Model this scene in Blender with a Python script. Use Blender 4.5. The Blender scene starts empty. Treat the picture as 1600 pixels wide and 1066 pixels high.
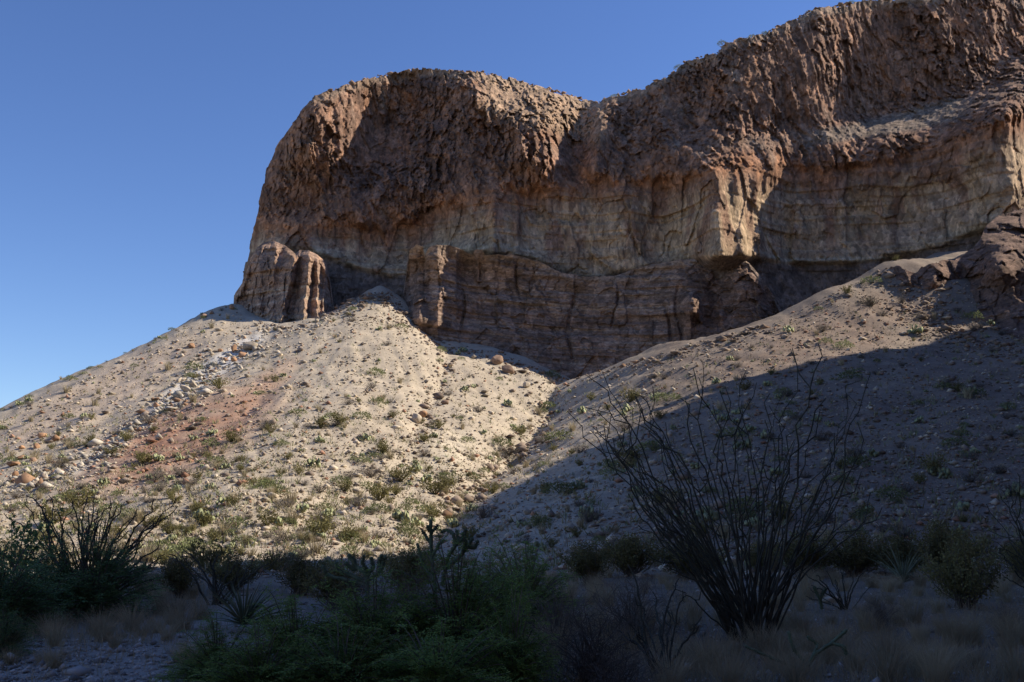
import bpy, math, random
import numpy as np
from mathutils import Vector, Matrix

# ------------------------------------------------------------------ scene, camera, light
SC = bpy.context.scene
COL = SC.collection
F, CX, CY, HOR = 1555.0, 800.0, 533.0, 810.0          # focal length in photo pixels, centre, horizon row
EYE = 1.6
PITCH = math.atan((HOR - CY) / F)
cam_d = bpy.data.cameras.new('camera')
cam = bpy.data.objects.new('camera', cam_d); COL.objects.link(cam)
cam_d.sensor_width = 36.0; cam_d.lens = 36.0 * F / 1600.0
cam_d.clip_start = 0.1; cam_d.clip_end = 12000
cam.location = (0, 0, EYE); cam.rotation_euler = (math.pi / 2 + PITCH, 0, 0)
SC.camera = cam

SUN_EL = math.radians(38.0)
SUN_AZ = math.radians(77.0)                            # clockwise from +Y: right of the view, a little beyond it
S = np.array([math.cos(SUN_EL) * math.sin(SUN_AZ), math.cos(SUN_EL) * math.cos(SUN_AZ), math.sin(SUN_EL)])
world = bpy.data.worlds.new('World'); SC.world = world; world.use_nodes = True
wn = world.node_tree
sky = wn.nodes.new('ShaderNodeTexSky'); sky.sky_type = 'NISHITA'; sky.sun_disc = False
sky.sun_elevation = SUN_EL; sky.sun_rotation = SUN_AZ
sky.altitude = 800; sky.air_density = 1.0; sky.dust_density = 0.05; sky.ozone_density = 4.0
hs = wn.nodes.new('ShaderNodeHueSaturation'); hs.inputs['Saturation'].default_value = 1.12; hs.inputs['Hue'].default_value = .512
wn.links.new(sky.outputs[0], hs.inputs['Color']); wn.links.new(hs.outputs[0], wn.nodes['Background'].inputs[0])
wn.nodes['Background'].inputs[1].default_value = 0.115
sun_d = bpy.data.lights.new('sun', 'SUN'); sun_d.energy = 5.0; sun_d.angle = math.radians(0.5); sun_d.color = (1.0, 0.91, 0.77)
sun = bpy.data.objects.new('sun', sun_d); COL.objects.link(sun); sun.location = (60, 20, 90)
sun.rotation_euler = Vector(S).to_track_quat('Z', 'Y').to_euler()
SC.view_settings.view_transform = 'Standard'; SC.view_settings.look = 'None'
SC.view_settings.gamma = 1.0; SC.view_settings.exposure = 0.45; SC.view_settings.use_curve_mapping = False
SC.render.engine = 'CYCLES'
SC.cycles.max_bounces = 3; SC.cycles.diffuse_bounces = 2; SC.cycles.use_denoising = True

# ------------------------------------------------------------------ maths helpers
RNG = np.random.RandomState(7)
random.seed(7)
_perm = np.random.RandomState(11).permutation(256)
_perm = np.concatenate([_perm, _perm, _perm]).astype(np.int32)
_g = np.random.RandomState(12).normal(size=(256, 3)); _g /= np.linalg.norm(_g, axis=1)[:, None]

def perlin(p):
    p = np.asarray(p, float); i = np.floor(p).astype(np.int64); f = p - i
    i &= 255
    w = f * f * f * (f * (f * 6 - 15) + 10)
    out = np.zeros(len(p))
    for dx in (0, 1):
        wx = w[:, 0] if dx else 1 - w[:, 0]
        a = _perm[i[:, 0] + dx]
        for dy in (0, 1):
            wy = w[:, 1] if dy else 1 - w[:, 1]
            b = _perm[a + i[:, 1] + dy]
            for dz in (0, 1):
                wz = w[:, 2] if dz else 1 - w[:, 2]
                g = _g[_perm[b + i[:, 2] + dz]]
                out += wx * wy * wz * (g[:, 0] * (f[:, 0] - dx) + g[:, 1] * (f[:, 1] - dy) + g[:, 2] * (f[:, 2] - dz))
    return out * 1.6

def fbm(p, octaves=4, gain=0.5, lac=2.03, ridged=False):
    p = np.asarray(p, float); out = np.zeros(len(p)); a = 1.0; tot = 0
    for o in range(octaves):
        n = perlin(p + 17.3 * o)
        if ridged: n = 1 - 2 * np.abs(n)
        out += a * n; tot += a
        a *= gain; p = p * lac
    return out / tot

def worley(p):
    """distance to the nearest and second nearest feature point, and a random value per cell"""
    p = np.asarray(p, float); i = np.floor(p).astype(np.int64); f = p - i
    F1 = np.full(len(p), 9.0); F2 = np.full(len(p), 9.0); R = np.zeros(len(p))
    for dx in (-1, 0, 1):
        for dy in (-1, 0, 1):
            for dz in (-1, 0, 1):
                h = _perm[_perm[_perm[(i[:, 0] + dx) & 255] + ((i[:, 1] + dy) & 255)] + ((i[:, 2] + dz) & 255)]
                o = _jit[h]
                d = np.sqrt((dx + o[:, 0] - f[:, 0]) ** 2 + (dy + o[:, 1] - f[:, 1]) ** 2 + (dz + o[:, 2] - f[:, 2]) ** 2)
                m = d < F1
                F2 = np.where(m, F1, np.minimum(F2, d)); R = np.where(m, o[:, 3], R); F1 = np.minimum(F1, d)
    return F1, F2, R
def facets(p, tilt=.9, step=1.0):
    """broken rock: every cell a flat, randomly tilted and offset face; also the distance to the joint"""
    p = np.asarray(p, float); i = np.floor(p).astype(np.int64); f = p - i
    F1 = np.full(len(p), 9.0); F2 = np.full(len(p), 9.0); V = np.zeros(len(p)); Q = np.zeros(len(p))
    for dx in (-1, 0, 1):
        for dy in (-1, 0, 1):
            for dz in (-1, 0, 1):
                h = _perm[_perm[_perm[(i[:, 0] + dx) & 255] + ((i[:, 1] + dy) & 255)] + ((i[:, 2] + dz) & 255)]
                o = _jit[h]; e0 = f[:, 0] - dx - o[:, 0]; e1 = f[:, 1] - dy - o[:, 1]; e2 = f[:, 2] - dz - o[:, 2]
                d = e0 * e0 + e1 * e1 + e2 * e2
                m = d < F1; g = _fg[h]
                F2 = np.where(m, F1, np.minimum(F2, d)); V = np.where(m, (o[:, 3] - .5) * step + tilt * (e0 * g[:, 0] + e2 * g[:, 1]), V); Q = np.where(m, o[:, 1], Q); F1 = np.minimum(F1, d)
    facets.block = Q
    return V, np.sqrt(F2) - np.sqrt(F1)
_fg = np.random.RandomState(14).normal(size=(256, 2))
def on(mask, fn, *a):
    out = np.zeros(len(mask)); out2 = np.ones(len(mask))
    on.block = np.full(len(mask), .5)
    if mask.any(): out[mask], out2[mask] = fn(*a); on.block[mask] = fn.block
    return out, out2
def bedding(z, x, h, seed=0.0):
    """beds of one thickness, each standing a little out or back, with crisp edges"""
    zz = z / h; i = np.floor(zz); k = sstep(.78, 1, zz - i)
    r = perlin(np.c_[i * 7.31 + seed + .37, x * .10 + seed, i * 0 + .5]); r2 = perlin(np.c_[(i + 1) * 7.31 + seed + .37, x * .10 + seed, i * 0 + .5])
    return r * (1 - k) + r2 * k
_jit = np.random.RandomState(13).rand(256, 4)

def sstep(a, b, x):
    t = np.clip((x - a) / (b - a), 0, 1); return t * t * (3 - 2 * t)

class TPS:
    def __init__(s, pts, vals, lam=0.0, lin=True):
        s.c = np.asarray(pts, float); n = len(s.c)
        K = s.k(s.c) + lam * np.eye(n)
        Pm = np.c_[np.ones(n), s.c]
        A = np.zeros((n + 3, n + 3)); A[:n, :n] = K; A[:n, n:] = Pm; A[n:, :n] = Pm.T
        b = np.zeros(n + 3); b[:n] = vals
        s.w = np.linalg.solve(A, b)
    def k(s, q):
        r2 = ((q[:, None, :] - s.c[None]) ** 2).sum(-1)
        return 0.5 * r2 * np.log(r2 + 1e-12)
    def __call__(s, q):
        q = np.asarray(q, float); out = np.empty(len(q)); n = len(s.c)
        for a in range(0, len(q), 40000):
            b = q[a:a + 40000]
            out[a:a + 40000] = s.k(b) @ s.w[:n] + s.w[n] + b @ s.w[n + 1:]
        return out

cp, sp_ = math.cos(PITCH), math.sin(PITCH)
def unproj(px, py, Y):
    """the world point at world distance Y along the line of sight through a photo pixel"""
    px = np.asarray(px, float); py = np.asarray(py, float); Y = np.asarray(Y, float)
    r = (px - CX) / F; u = (CY - py) / F
    dy = cp - sp_ * u; dz = sp_ + cp * u
    return np.stack(np.broadcast_arrays(r / dy * Y, Y, EYE + dz / dy * Y), -1)
def proj(P):
    P = np.asarray(P, float); x = P[..., 0]; y = P[..., 1]; z = P[..., 2] - EYE
    d = np.maximum(cp * y + sp_ * z, 1e-3); u = -sp_ * y + cp * z
    return CX + F * x / d, CY - F * u / d
def interp(poly):
    a = np.array(poly, float)
    return lambda x: np.interp(x, a[:, 0], a[:, 1])

# ------------------------------------------------------------------ object helpers
def mesh_np(name, verts, faces, mat=None, cols=None, smooth=False):
    """faces: (n,3) / (n,4) array or a list of such arrays"""
    me = bpy.data.meshes.new(name)
    verts = np.asarray(verts, np.float32)
    fl = faces if isinstance(faces, list) else [faces]
    fl = [np.asarray(f, np.int32) for f in fl if len(f)]
    loops = np.concatenate([f.ravel() for f in fl])
    sizes = np.concatenate([np.full(len(f), f.shape[1], np.int32) for f in fl])
    starts = np.concatenate([[0], np.cumsum(sizes)[:-1]]).astype(np.int32)
    me.vertices.add(len(verts)); me.vertices.foreach_set('co', verts.ravel())
    me.loops.add(len(loops)); me.loops.foreach_set('vertex_index', loops)
    me.polygons.add(len(sizes)); me.polygons.foreach_set('loop_start', starts)
    if smooth: me.polygons.foreach_set('use_smooth', np.ones(len(sizes), bool))
    me.update(calc_edges=True); me.validate()
    if cols is not None:
        at = me.color_attributes.new('Col', 'FLOAT_COLOR', 'POINT')
        c = np.ones((len(verts), 4), np.float32); c[:, :3] = cols
        at.data.foreach_set('color', c.ravel())
    if mat: me.materials.append(mat)
    return me

def link(name, me, parent=None, loc=None, rz=0.0, sc=None):
    o = bpy.data.objects.new(name, me); COL.objects.link(o)
    if parent is not None: o.parent = parent
    if loc is not None: o.location = loc
    if rz: o.rotation_euler = (0, 0, rz)
    if sc is not None: o.scale = (sc, sc, sc) if np.isscalar(sc) else sc
    return o
def tag(o, label=None, cat=None, group=None, kind=None):
    if label: o['label'] = label
    if cat: o['category'] = cat
    if group: o['group'] = group
    if kind: o['kind'] = kind
    return o

class MB:
    """collects pieces of one mesh"""
    def __init__(s): s.v = []; s.t = []; s.q = []; s.n = 0; s.c = []
    def add(s, v, t=None, q=None, col=None):
        v = np.asarray(v, float).reshape(-1, 3)
        if t is not None and len(t): s.t.append(np.asarray(t) + s.n)
        if q is not None and len(q): s.q.append(np.asarray(q) + s.n)
        s.v.append(v); s.n += len(v)
        if col is not None:
            s.c.append(np.broadcast_to(np.asarray(col, float), (len(v), 3)))
    def tube(s, pts, r, sides=5, col=None):
        pts = np.asarray(pts, float); n = len(pts)
        r = np.broadcast_to(np.asarray(r, float), (n,))
        d = np.gradient(pts, axis=0); d /= np.linalg.norm(d, axis=1)[:, None] + 1e-9
        ref = np.array([0.31, 0.17, 0.93]) if abs(d[0, 2]) < 0.85 else np.array([0.95, 0.2, 0.1])
        a = np.cross(d, ref); a /= np.linalg.norm(a, axis=1)[:, None] + 1e-9
        b = np.cross(d, a)
        th = np.arange(sides) * 2 * math.pi / sides
        ring = pts[:, None] + r[:, None, None] * (np.cos(th)[None, :, None] * a[:, None] + np.sin(th)[None, :, None] * b[:, None])
        i = np.arange(n - 1)[:, None] * sides; j = np.arange(sides)[None]; k = (j + 1) % sides
        q = np.stack([i + j, i + k, i + sides + k, i + sides + j], -1).reshape(-1, 4)
        v = np.concatenate([ring.reshape(-1, 3), pts[-1:] + d[-1:] * r[-1]])
        tip = (n - 1) * sides
        t = np.stack([tip + j[0], tip + k[0], np.full(sides, n * sides)], -1)
        s.add(v, t, q, col)
    def leaves(s, c, d, up, L, W, col=None):
        """one diamond leaf per row: base c, direction d, side vector from up, length L, width W"""
        c = np.asarray(c); n = len(c)
        d = d / (np.linalg.norm(d, axis=1)[:, None] + 1e-9)
        sd = np.cross(d, up); sd /= np.linalg.norm(sd, axis=1)[:, None] + 1e-9
        L = np.broadcast_to(L, (n,))[:, None]; W = np.broadcast_to(W, (n,))[:, None]
        v = np.stack([c, c + d * L * .5 + sd * W * .5, c + d * L, c + d * L * .5 - sd * W * .5], 1).reshape(-1, 3)
        q = np.arange(n * 4).reshape(-1, 4)
        if col is not None and np.ndim(col) == 2: col = np.repeat(col, 4, 0)
        s.add(v, None, q, col)
    def blades(s, pts, w, col=None):
        """ribbon blades: pts (n,k,3), w (n,k) half-widths, side horizontal"""
        n, k, _ = pts.shape
        d = pts[:, -1] - pts[:, 0]; sd = np.cross(d, RNG.normal(size=(n, 3)) * .4 + [0, 0, 1])
        sd /= np.linalg.norm(sd, axis=1)[:, None] + 1e-9
        v = np.stack([pts - sd[:, None] * w[..., None], pts + sd[:, None] * w[..., None]], 2).reshape(-1, 3)
        b = (np.arange(n) * k * 2)[:, None] + (np.arange(k - 1) * 2)[None]
        q = np.stack([b, b + 1, b + 3, b + 2], -1).reshape(-1, 4)
        if col is not None and np.ndim(col) == 2: col = np.repeat(col, k * 2, 0)
        s.add(v, None, q, col)
    def mesh(s, name, mat, smooth=False):
        fl = []
        if s.t: fl.append(np.concatenate(s.t))
        if s.q: fl.append(np.concatenate(s.q))
        return mesh_np(name, np.concatenate(s.v), fl, mat, np.concatenate(s.c) if s.c else None, smooth)

# ------------------------------------------------------------------ materials
def new_mat(name, rough=0.9):
    m = bpy.data.materials.new(name); m.use_nodes = True
    nt = m.node_tree; b = nt.nodes['Principled BSDF']
    b.inputs['Roughness'].default_value = rough; b.inputs['Specular IOR Level'].default_value = 0.15
    return m, nt, b
def N(nt, t, **kw):
    n = nt.nodes.new(t)
    for k, v in kw.items(): setattr(n, k, v)
    return n
def earth_mat(name, s1, s2, contrast, bump, bscale, stretch=(1, 1, 1), blocks=0):
    """colour attribute x two scales of noise, with a bump"""
    m, nt, b = new_mat(name, 0.95); L = nt.links.new
    at = N(nt, 'ShaderNodeVertexColor', layer_name='Col')
    tc = N(nt, 'ShaderNodeTexCoord'); mp = N(nt, 'ShaderNodeMapping'); mp.inputs['Scale'].default_value = stretch
    L(tc.outputs['Object'], mp.inputs[0])
    cur = at.outputs[0]
    for sc_, amt in ((s1, contrast), (s2, contrast * .8)):
        n = N(nt, 'ShaderNodeTexNoise'); n.inputs['Scale'].default_value = sc_; n.inputs['Detail'].default_value = 6; n.inputs['Roughness'].default_value = .65
        L(mp.outputs[0], n.inputs['Vector'])
        r = N(nt, 'ShaderNodeMapRange'); r.inputs['From Min'].default_value = .3; r.inputs['From Max'].default_value = .7
        r.inputs['To Min'].default_value = 1 - amt; r.inputs['To Max'].default_value = 1 + amt
        L(n.outputs[0], r.inputs[0])
        mx = N(nt, 'ShaderNodeMix', data_type='RGBA', blend_type='MULTIPLY'); mx.inputs[0].default_value = 1
        L(cur, mx.inputs[6]); L(r.outputs[0], mx.inputs[7]); cur = mx.outputs[2]
    if blocks:
        wz = N(nt, 'ShaderNodeTexNoise'); wz.inputs['Scale'].default_value = 2.2; wz.inputs['Detail'].default_value = 4; L(mp.outputs[0], wz.inputs['Vector'])
        va = N(nt, 'ShaderNodeVectorMath', operation='MULTIPLY_ADD'); va.inputs[1].default_value = (.35, .35, .35)
        L(wz.outputs['Color'], va.inputs[0]); L(mp.outputs[0], va.inputs[2])
        for sc_, amt in ((blocks, .26), (blocks * 2.6, .30)):
            vo = N(nt, 'ShaderNodeTexVoronoi'); vo.inputs['Scale'].default_value = sc_; L(va.outputs[0], vo.inputs['Vector'])
            sx = N(nt, 'ShaderNodeSeparateColor'); L(vo.outputs['Color'], sx.inputs[0])
            r = N(nt, 'ShaderNodeMapRange'); r.inputs['To Min'].default_value = 1 - amt; r.inputs['To Max'].default_value = 1 + amt; L(sx.outputs[0], r.inputs[0])
            mx = N(nt, 'ShaderNodeMix', data_type='RGBA', blend_type='MULTIPLY'); mx.inputs[0].default_value = 1
            L(cur, mx.inputs[6]); L(r.outputs[0], mx.inputs[7]); cur = mx.outputs[2]
    L(cur, b.inputs['Base Color'])
    n = N(nt, 'ShaderNodeTexNoise'); n.inputs['Scale'].default_value = bscale; n.inputs['Detail'].default_value = 8; n.inputs['Roughness'].default_value = .7
    L(mp.outputs[0], n.inputs['Vector'])
    bp = N(nt, 'ShaderNodeBump'); bp.inputs['Strength'].default_value = 1.0; bp.inputs['Distance'].default_value = bump
    L(n.outputs[0], bp.inputs['Height']); L(bp.outputs[0], b.inputs['Normal'])
    return m
def plain_mat(name, col, var=.25, scale=6, rough=.85, trans=0.0, attr=False):
    m, nt, b = new_mat(name, rough); L = nt.links.new
    n = N(nt, 'ShaderNodeTexNoise'); n.inputs['Scale'].default_value = scale; n.inputs['Detail'].default_value = 4
    tc = N(nt, 'ShaderNodeTexCoord'); L(tc.outputs['Object'], n.inputs['Vector'])
    oi = N(nt, 'ShaderNodeObjectInfo')
    r = N(nt, 'ShaderNodeMapRange'); r.inputs['From Min'].default_value = .3; r.inputs['From Max'].default_value = .7
    r.inputs['To Min'].default_value = 1 - var; r.inputs['To Max'].default_value = 1 + var
    L(n.outputs[0], r.inputs[0])
    r2 = N(nt, 'ShaderNodeMapRange'); r2.inputs['To Min'].default_value = .8; r2.inputs['To Max'].default_value = 1.2
    L(oi.outputs['Random'], r2.inputs[0])
    mu = N(nt, 'ShaderNodeMath', operation='MULTIPLY'); L(r.outputs[0], mu.inputs[0]); L(r2.outputs[0], mu.inputs[1])
    mx = N(nt, 'ShaderNodeMix', data_type='RGBA', blend_type='MULTIPLY'); mx.inputs[0].default_value = 1
    if attr:
        at = N(nt, 'ShaderNodeVertexColor', layer_name='Col'); L(at.outputs[0], mx.inputs[6])
    else: mx.inputs[6].default_value = (*col, 1)
    L(mu.outputs[0], mx.inputs[7]); L(mx.outputs[2], b.inputs['Base Color'])
    if trans:
        tr = N(nt, 'ShaderNodeBsdfTranslucent'); L(mx.outputs[2], tr.inputs[0])
        ms = N(nt, 'ShaderNodeMixShader'); ms.inputs[0].default_value = trans
        L(b.outputs[0], ms.inputs[1]); L(tr.outputs[0], ms.inputs[2]); L(ms.outputs[0], nt.nodes['Material Output'].inputs[0])
    return m
M_SOIL = earth_mat('scree_soil', .55, 6.0, .22, .05, 5.0)
M_CLIFF = earth_mat('layered_rock', .5, 3.0, .24, .26, 2.2, (1, 1, .55), 1.1)
M_BAND = earth_mat('bedded_rock', .6, 3.5, .24, .16, 2.4, (1, 1, 1.8), 1.1)
M_ROCK = plain_mat('boulder_rock', (.3, .2, .14), .3, 4, .95)
M_ROCK_PALE = plain_mat('pale_boulder_rock', (.46, .38, .28), .25, 4, .95)
M_ROCK_ORANGE = plain_mat('orange_boulder_rock', (.40, .235, .135), .25, 4, .95)
M_STONES = plain_mat('loose_stones', (1, 1, 1), .25, 3, .95, attr=True)
M_PEAR = plain_mat('cactus_pad', (.33, .345, .19), .25, 3, .7)
M_SHRUB = plain_mat('green_leaf', (.20, .22, .10), .35, 3, .8, .25)
M_CREO = plain_mat('olive_leaf', (.20, .18, .075), .35, 3, .8, .25)
M_GRASS = plain_mat('dry_grass', (.42, .35, .22), .3, 3, .9, .2)
M_TWIG = plain_mat('grey_twig', (.17, .145, .12), .3, 3, .95)
M_STEM = plain_mat('ocotillo_bark', (.08, .078, .06), .35, 9, .9)
M_MESQ = plain_mat('mesquite_leaf', (.22, .30, .08), .4, 2.0, .8, .3)
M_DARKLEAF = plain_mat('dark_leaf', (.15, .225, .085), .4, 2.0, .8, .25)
M_CHOLLA = plain_mat('cholla_skin', (.13, .165, .10), .3, 12, .85)
M_SOTOL = plain_mat('sotol_blade', (.17, .20, .13), .25, 4, .8)
M_HILL = earth_mat('hill_rock', .2, 1.2, .25, .2, .8)

# ------------------------------------------------------------------ terrain height
ctrl = []
for px, py, Y in [
    # left slope and its skyline ridge
    (-250, 880, 42), (-250, 800, 66), (-250, 748, 82), (0, 885, 42), (0, 800, 58), (0, 725, 76), (0, 642, 98), (100, 596, 106), (200, 553, 114), (300, 503, 122), (368, 476, 128),
    (150, 880, 42), (150, 760, 62), (150, 690, 78), (200, 620, 96), (300, 700, 70), (300, 790, 54), (300, 880, 41), (300, 620, 88), (330, 560, 106), (400, 540, 108),
    # centre cone
    (440, 505, 118), (500, 495, 119), (540, 474, 122), (592, 449, 126), (630, 478, 124), (660, 512, 123), (450, 600, 91), (450, 700, 68), (450, 800, 52), (450, 880, 41),
    (600, 520, 110), (600, 600, 92), (600, 700, 70), (600, 800, 52.5), (600, 880, 41),
    # saddle right of the cone, then the gully
    (690, 540, 121), (690, 600, 100), (690, 690, 74), (760, 548, 122), (760, 600, 105), (760, 660, 86), (830, 566, 121), (872, 592, 117), (855, 640, 101), (835, 670, 93), (800, 708, 81), (745, 752, 67), (690, 795, 54.5), (780, 720, 75.5), (820, 640, 99),
    # right fan
    (900, 590, 114), (950, 578, 109), (1040, 542, 108), (1110, 530, 105), (1200, 500, 105), (1300, 450, 109), (1390, 410, 113), (1400, 468, 106.5), (1450, 488, 103.5), (1450, 409, 116), (1510, 402, 119), (1560, 530, 96.5), (1620, 470, 108),
    (900, 640, 94), (900, 700, 75), (900, 780, 54), (900, 860, 39), (1000, 600, 91), (1000, 660, 75), (1000, 740, 57), (1000, 860, 37),
    (1200, 560, 88), (1200, 640, 69), (1200, 760, 48), (1200, 865, 35), (1350, 520, 97), (1450, 560, 86), (1450, 650, 65), (1450, 760, 47), (1450, 868, 34),
    (1500, 518, 99), (1600, 540, 93), (1600, 700, 55), (1600, 862, 34), (1850, 560, 84), (1850, 700, 55), (1850, 862, 34)]:
    ctrl.append(unproj(px, py, Y))
for px, py, Y, dY, dz in [(-250, 748, 82, 22, -7), (0, 642, 98, 20, -7), (100, 596, 106, 20, -7), (200, 553, 114, 20, -7), (300, 503, 122, 18, -6), (368, 476, 128, 18, -3),
                          (1040, 542, 108, 14, -3), (1200, 500, 105, 14, -4), (1110, 530, 105, 14, -3), (1300, 450, 109, 16, -4), (1390, 410, 113, 14, 1), (960, 580, 109, 9, -2),
                          (600, 450, 126, 7, -2.2), (540, 474, 122, 8, -1.5), (500, 495, 119, 9, -1.0), (760, 548, 122, 16, 3), (1850, 560, 84, 30, 10)]:
    p = unproj(px, py, Y); p2 = p * (Y + dY) / Y; p2[2] = p[2] + dz; ctrl.append(p2)
for X in (-40, -22, -8, 6, 20, 36):
    for Y, z in ((-12, 0), (4, 0), (12, 0), (20, 0.02), (29, .12)):
        ctrl.append(np.array([X, Y, z]))
ctrl = np.array(ctrl)
H_TPS = TPS(ctrl[:, :2] / 40.0, ctrl[:, 2], lam=2e-4)

def height_raw(x, y):
    x = np.asarray(x, float); y = np.asarray(y, float)
    xc = np.clip(x, -75, 80); yc = np.clip(y, -12, 158)
    z = H_TPS(np.c_[xc, yc] / 40.0)
    over = np.hypot(x - xc, y - yc)
    w = np.exp(-(over / 90.0) ** 2)
    return z * w
GUL = [np.array([unproj(a, b, Y)[:2] for a, b, Y in g]) for g in ([(872, 592, 117), (855, 640, 101), (835, 670, 93), (800, 708, 81), (745, 752, 67), (690, 795, 54.5), (650, 830, 47)], [(600, 735, 63), (560, 765, 58), (510, 790, 53), (470, 815, 49)], [(700, 548, 119), (694, 590, 104), (672, 640, 88), (640, 690, 75)])]
def pdist(x, y, line):
    d = np.full(len(x), 1e9)
    for a, b in zip(line[:-1], line[1:]):
        ab = b - a; t = np.clip(((x - a[0]) * ab[0] + (y - a[1]) * ab[1]) / (ab @ ab), 0, 1)
        d = np.minimum(d, np.hypot(x - a[0] - t * ab[0], y - a[1] - t * ab[1]))
    return d
def relief(x, y):
    p = np.c_[x, y, np.zeros(len(x))]
    k = sstep(28, 48, y)
    big = fbm(p / 9.0 + 3.1, 3) * .55 * k
    # rills running down the slope
    ril = fbm(np.c_[x / 2.6 + y * .10, y / 16.0, np.zeros(len(x))] + 9, 3, ridged=True) * .16 * k
    mid = fbm(p / 2.0 + 5.7, 4, .6) * (.05 + .17 * k)
    cut = 0
    for g_, dep, wd in zip(GUL, (1.5, .8, .7), (2.2, 1.0, 1.3)):
        d = pdist(x, y, g_) + .5 * perlin(p / 2.0); cut = cut - dep * np.exp(-np.maximum(d, 0) / wd)
    ax, ay = -16.8, 126.0; r_ = np.hypot(x - ax, y - ay); th = np.arctan2(x - ax, ay - y)
    rad_ = fbm(np.c_[th * 9 + .5 * perlin(p / 9.0), r_ / 60.0, r_ * 0 + 6], 3, .55, ridged=True) * .42 * sstep(6, 30, r_) * (1 - sstep(70, 100, r_)) * k
    return big + ril + mid + cut + rad_
GX0, GY0, GS = -100.0, -8.0, .4
gx = np.arange(GX0, 100.01, GS); gy = np.arange(GY0, 170.01, GS)
_X, _Y = np.meshgrid(gx, gy)
GRID = (height_raw(_X.ravel(), _Y.ravel()) + relief(_X.ravel(), _Y.ravel())).reshape(_X.shape)
def ground(x, y):
    x = np.atleast_1d(np.asarray(x, float)); y = np.atleast_1d(np.asarray(y, float))
    fx = np.clip((x - GX0) / GS, 0, len(gx) - 1.001); fy = np.clip((y - GY0) / GS, 0, len(gy) - 1.001)
    i = fx.astype(int); j = fy.astype(int); a = fx - i; b = fy - j
    return (GRID[j, i] * (1 - a) * (1 - b) + GRID[j, i + 1] * a * (1 - b) + GRID[j + 1, i] * (1 - a) * b + GRID[j + 1, i + 1] * a * b)
YS = np.geomspace(6, 165, 900)
def hit(px, py):
    """where the line of sight through photo pixels meets the ground (nan where it misses)"""
    px = np.atleast_1d(np.asarray(px, float)); py = np.atleast_1d(np.asarray(py, float))
    out = np.full((len(px), 3), np.nan)
    for k in range(len(px)):
        q = unproj(px[k], py[k], YS)
        below = q[:, 2] < ground(q[:, 0], q[:, 1])
        if below.any():
            i = int(np.argmax(below))
            if i > 0: out[k] = q[i]; out[k, 2] = ground(q[i, 0], q[i, 1])[0]
    return out
def at(px, Y):
    """ground point under a photo column at distance Y"""
    q = unproj(px, HOR, Y); return np.array([q[0], Y, ground(q[0], Y)[0]])

# ground sheet: polar grid, fine inside the view, coarse round the rest
az_f = np.linspace(-31, 31, 720)
az = np.radians(np.concatenate([np.linspace(-180, -32, 60), az_f, np.linspace(32, 180, 60)]))
rad = np.concatenate([[0.05, 1, 2.5, 4], np.geomspace(5.5, 165, 470), np.geomspace(172, 6000, 40)])
A, R = np.meshgrid(az, rad)
gxv = (np.sin(A) * R).ravel(); gyv = (np.cos(A) * R).ravel()
inside = (np.abs(gxv) < 99) & (gyv > -7.5) & (gyv < 169)
gz = height_raw(gxv, gyv); gz[inside] = ground(gxv[inside], gyv[inside])
pp = np.c_[gxv, gyv, np.zeros(len(gxv))]
fine = fbm(pp / .7 + 1.3, 3, .6) * .075 * (.4 + .6 * sstep(28, 48, gyv)) + perlin(pp / .23) * .012 * (gyv < 40)
gz += fine * inside
# soil colour by place, with shade painted into the near flat
ipx, ipy = proj(np.c_[gxv, gyv, gz])
SAND = np.array([.43, .36, .27]); base = np.repeat(SAND[None], len(gxv), 0)
n1 = fbm(pp / 12.0, 4); n2 = fbm(pp / 3.0 + 7, 3)
def soil_blend(base, col, w):
    w = np.clip(w, 0, 1)[:, None]; return base * (1 - w) + np.array(col) * w
base *= (1 + .10 * n1 + .10 * n2)[:, None]
def blob(cx, cy, rx, ry, ang=0):
    c, s_ = math.cos(ang), math.sin(ang); dx = ipx - cx; dy = ipy - cy
    return 1 - sstep(.45, 1.25, np.hypot((dx * c + dy * s_) / rx, (-dx * s_ + dy * c) / ry) + .35 * n2)
front = gyv > 30
base = soil_blend(base, (.34, .19, .125), blob(275, 688, 190, 62, -.42) * (.8 + .7 * n2) * front)
base = soil_blend(base, (.37, .22, .15), blob(400, 620, 90, 25, -.75) * .5 * front)
base = soil_blend(base, (.35, .225, .155), blob(1290, 530, 190, 48, -.30) * (.5 + .7 * n2) * front)
base = soil_blend(base, (.37, .25, .18), blob(900, 560, 100, 20, 0) * .2 * front)
base = soil_blend(base, (.64, .59, .51), blob(325, 582, 125, 17, -.62) * 1.0 * front)
base = soil_blend(base, (.52, .47, .39), blob(165, 700, 100, 12, -.62) * .8 * front)
base = soil_blend(base, (.53, .46, .35), blob(690, 715, 80, 40, -.5) * .45 * front)
base = soil_blend(base, (.40, .31, .24), blob(150, 620, 220, 40, -.48) * .6 * front)
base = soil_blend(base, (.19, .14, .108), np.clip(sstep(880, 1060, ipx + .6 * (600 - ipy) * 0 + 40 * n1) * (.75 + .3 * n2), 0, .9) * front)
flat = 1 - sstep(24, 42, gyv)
base = soil_blend(base, (.17, .15, .125), flat * (.85 + .3 * n2))  # near ground darkened to deepen the foreground shade
base = soil_blend(base, (.36, .335, .30), (1 - sstep(16, 21, gyv)) * sstep(.0, 2.0, -gxv - 2.2) * .7)
nr, na = len(rad), len(az)
ii, jj = np.meshgrid(np.arange(nr - 1), np.arange(na - 1), indexing='ij')
qd = np.stack([ii * na + jj, ii * na + jj + 1, (ii + 1) * na + jj + 1, (ii + 1) * na + jj], -1).reshape(-1, 4)[:, ::-1]
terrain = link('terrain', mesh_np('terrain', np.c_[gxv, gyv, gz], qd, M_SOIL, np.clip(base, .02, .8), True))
tag(terrain, kind='structure')

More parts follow.
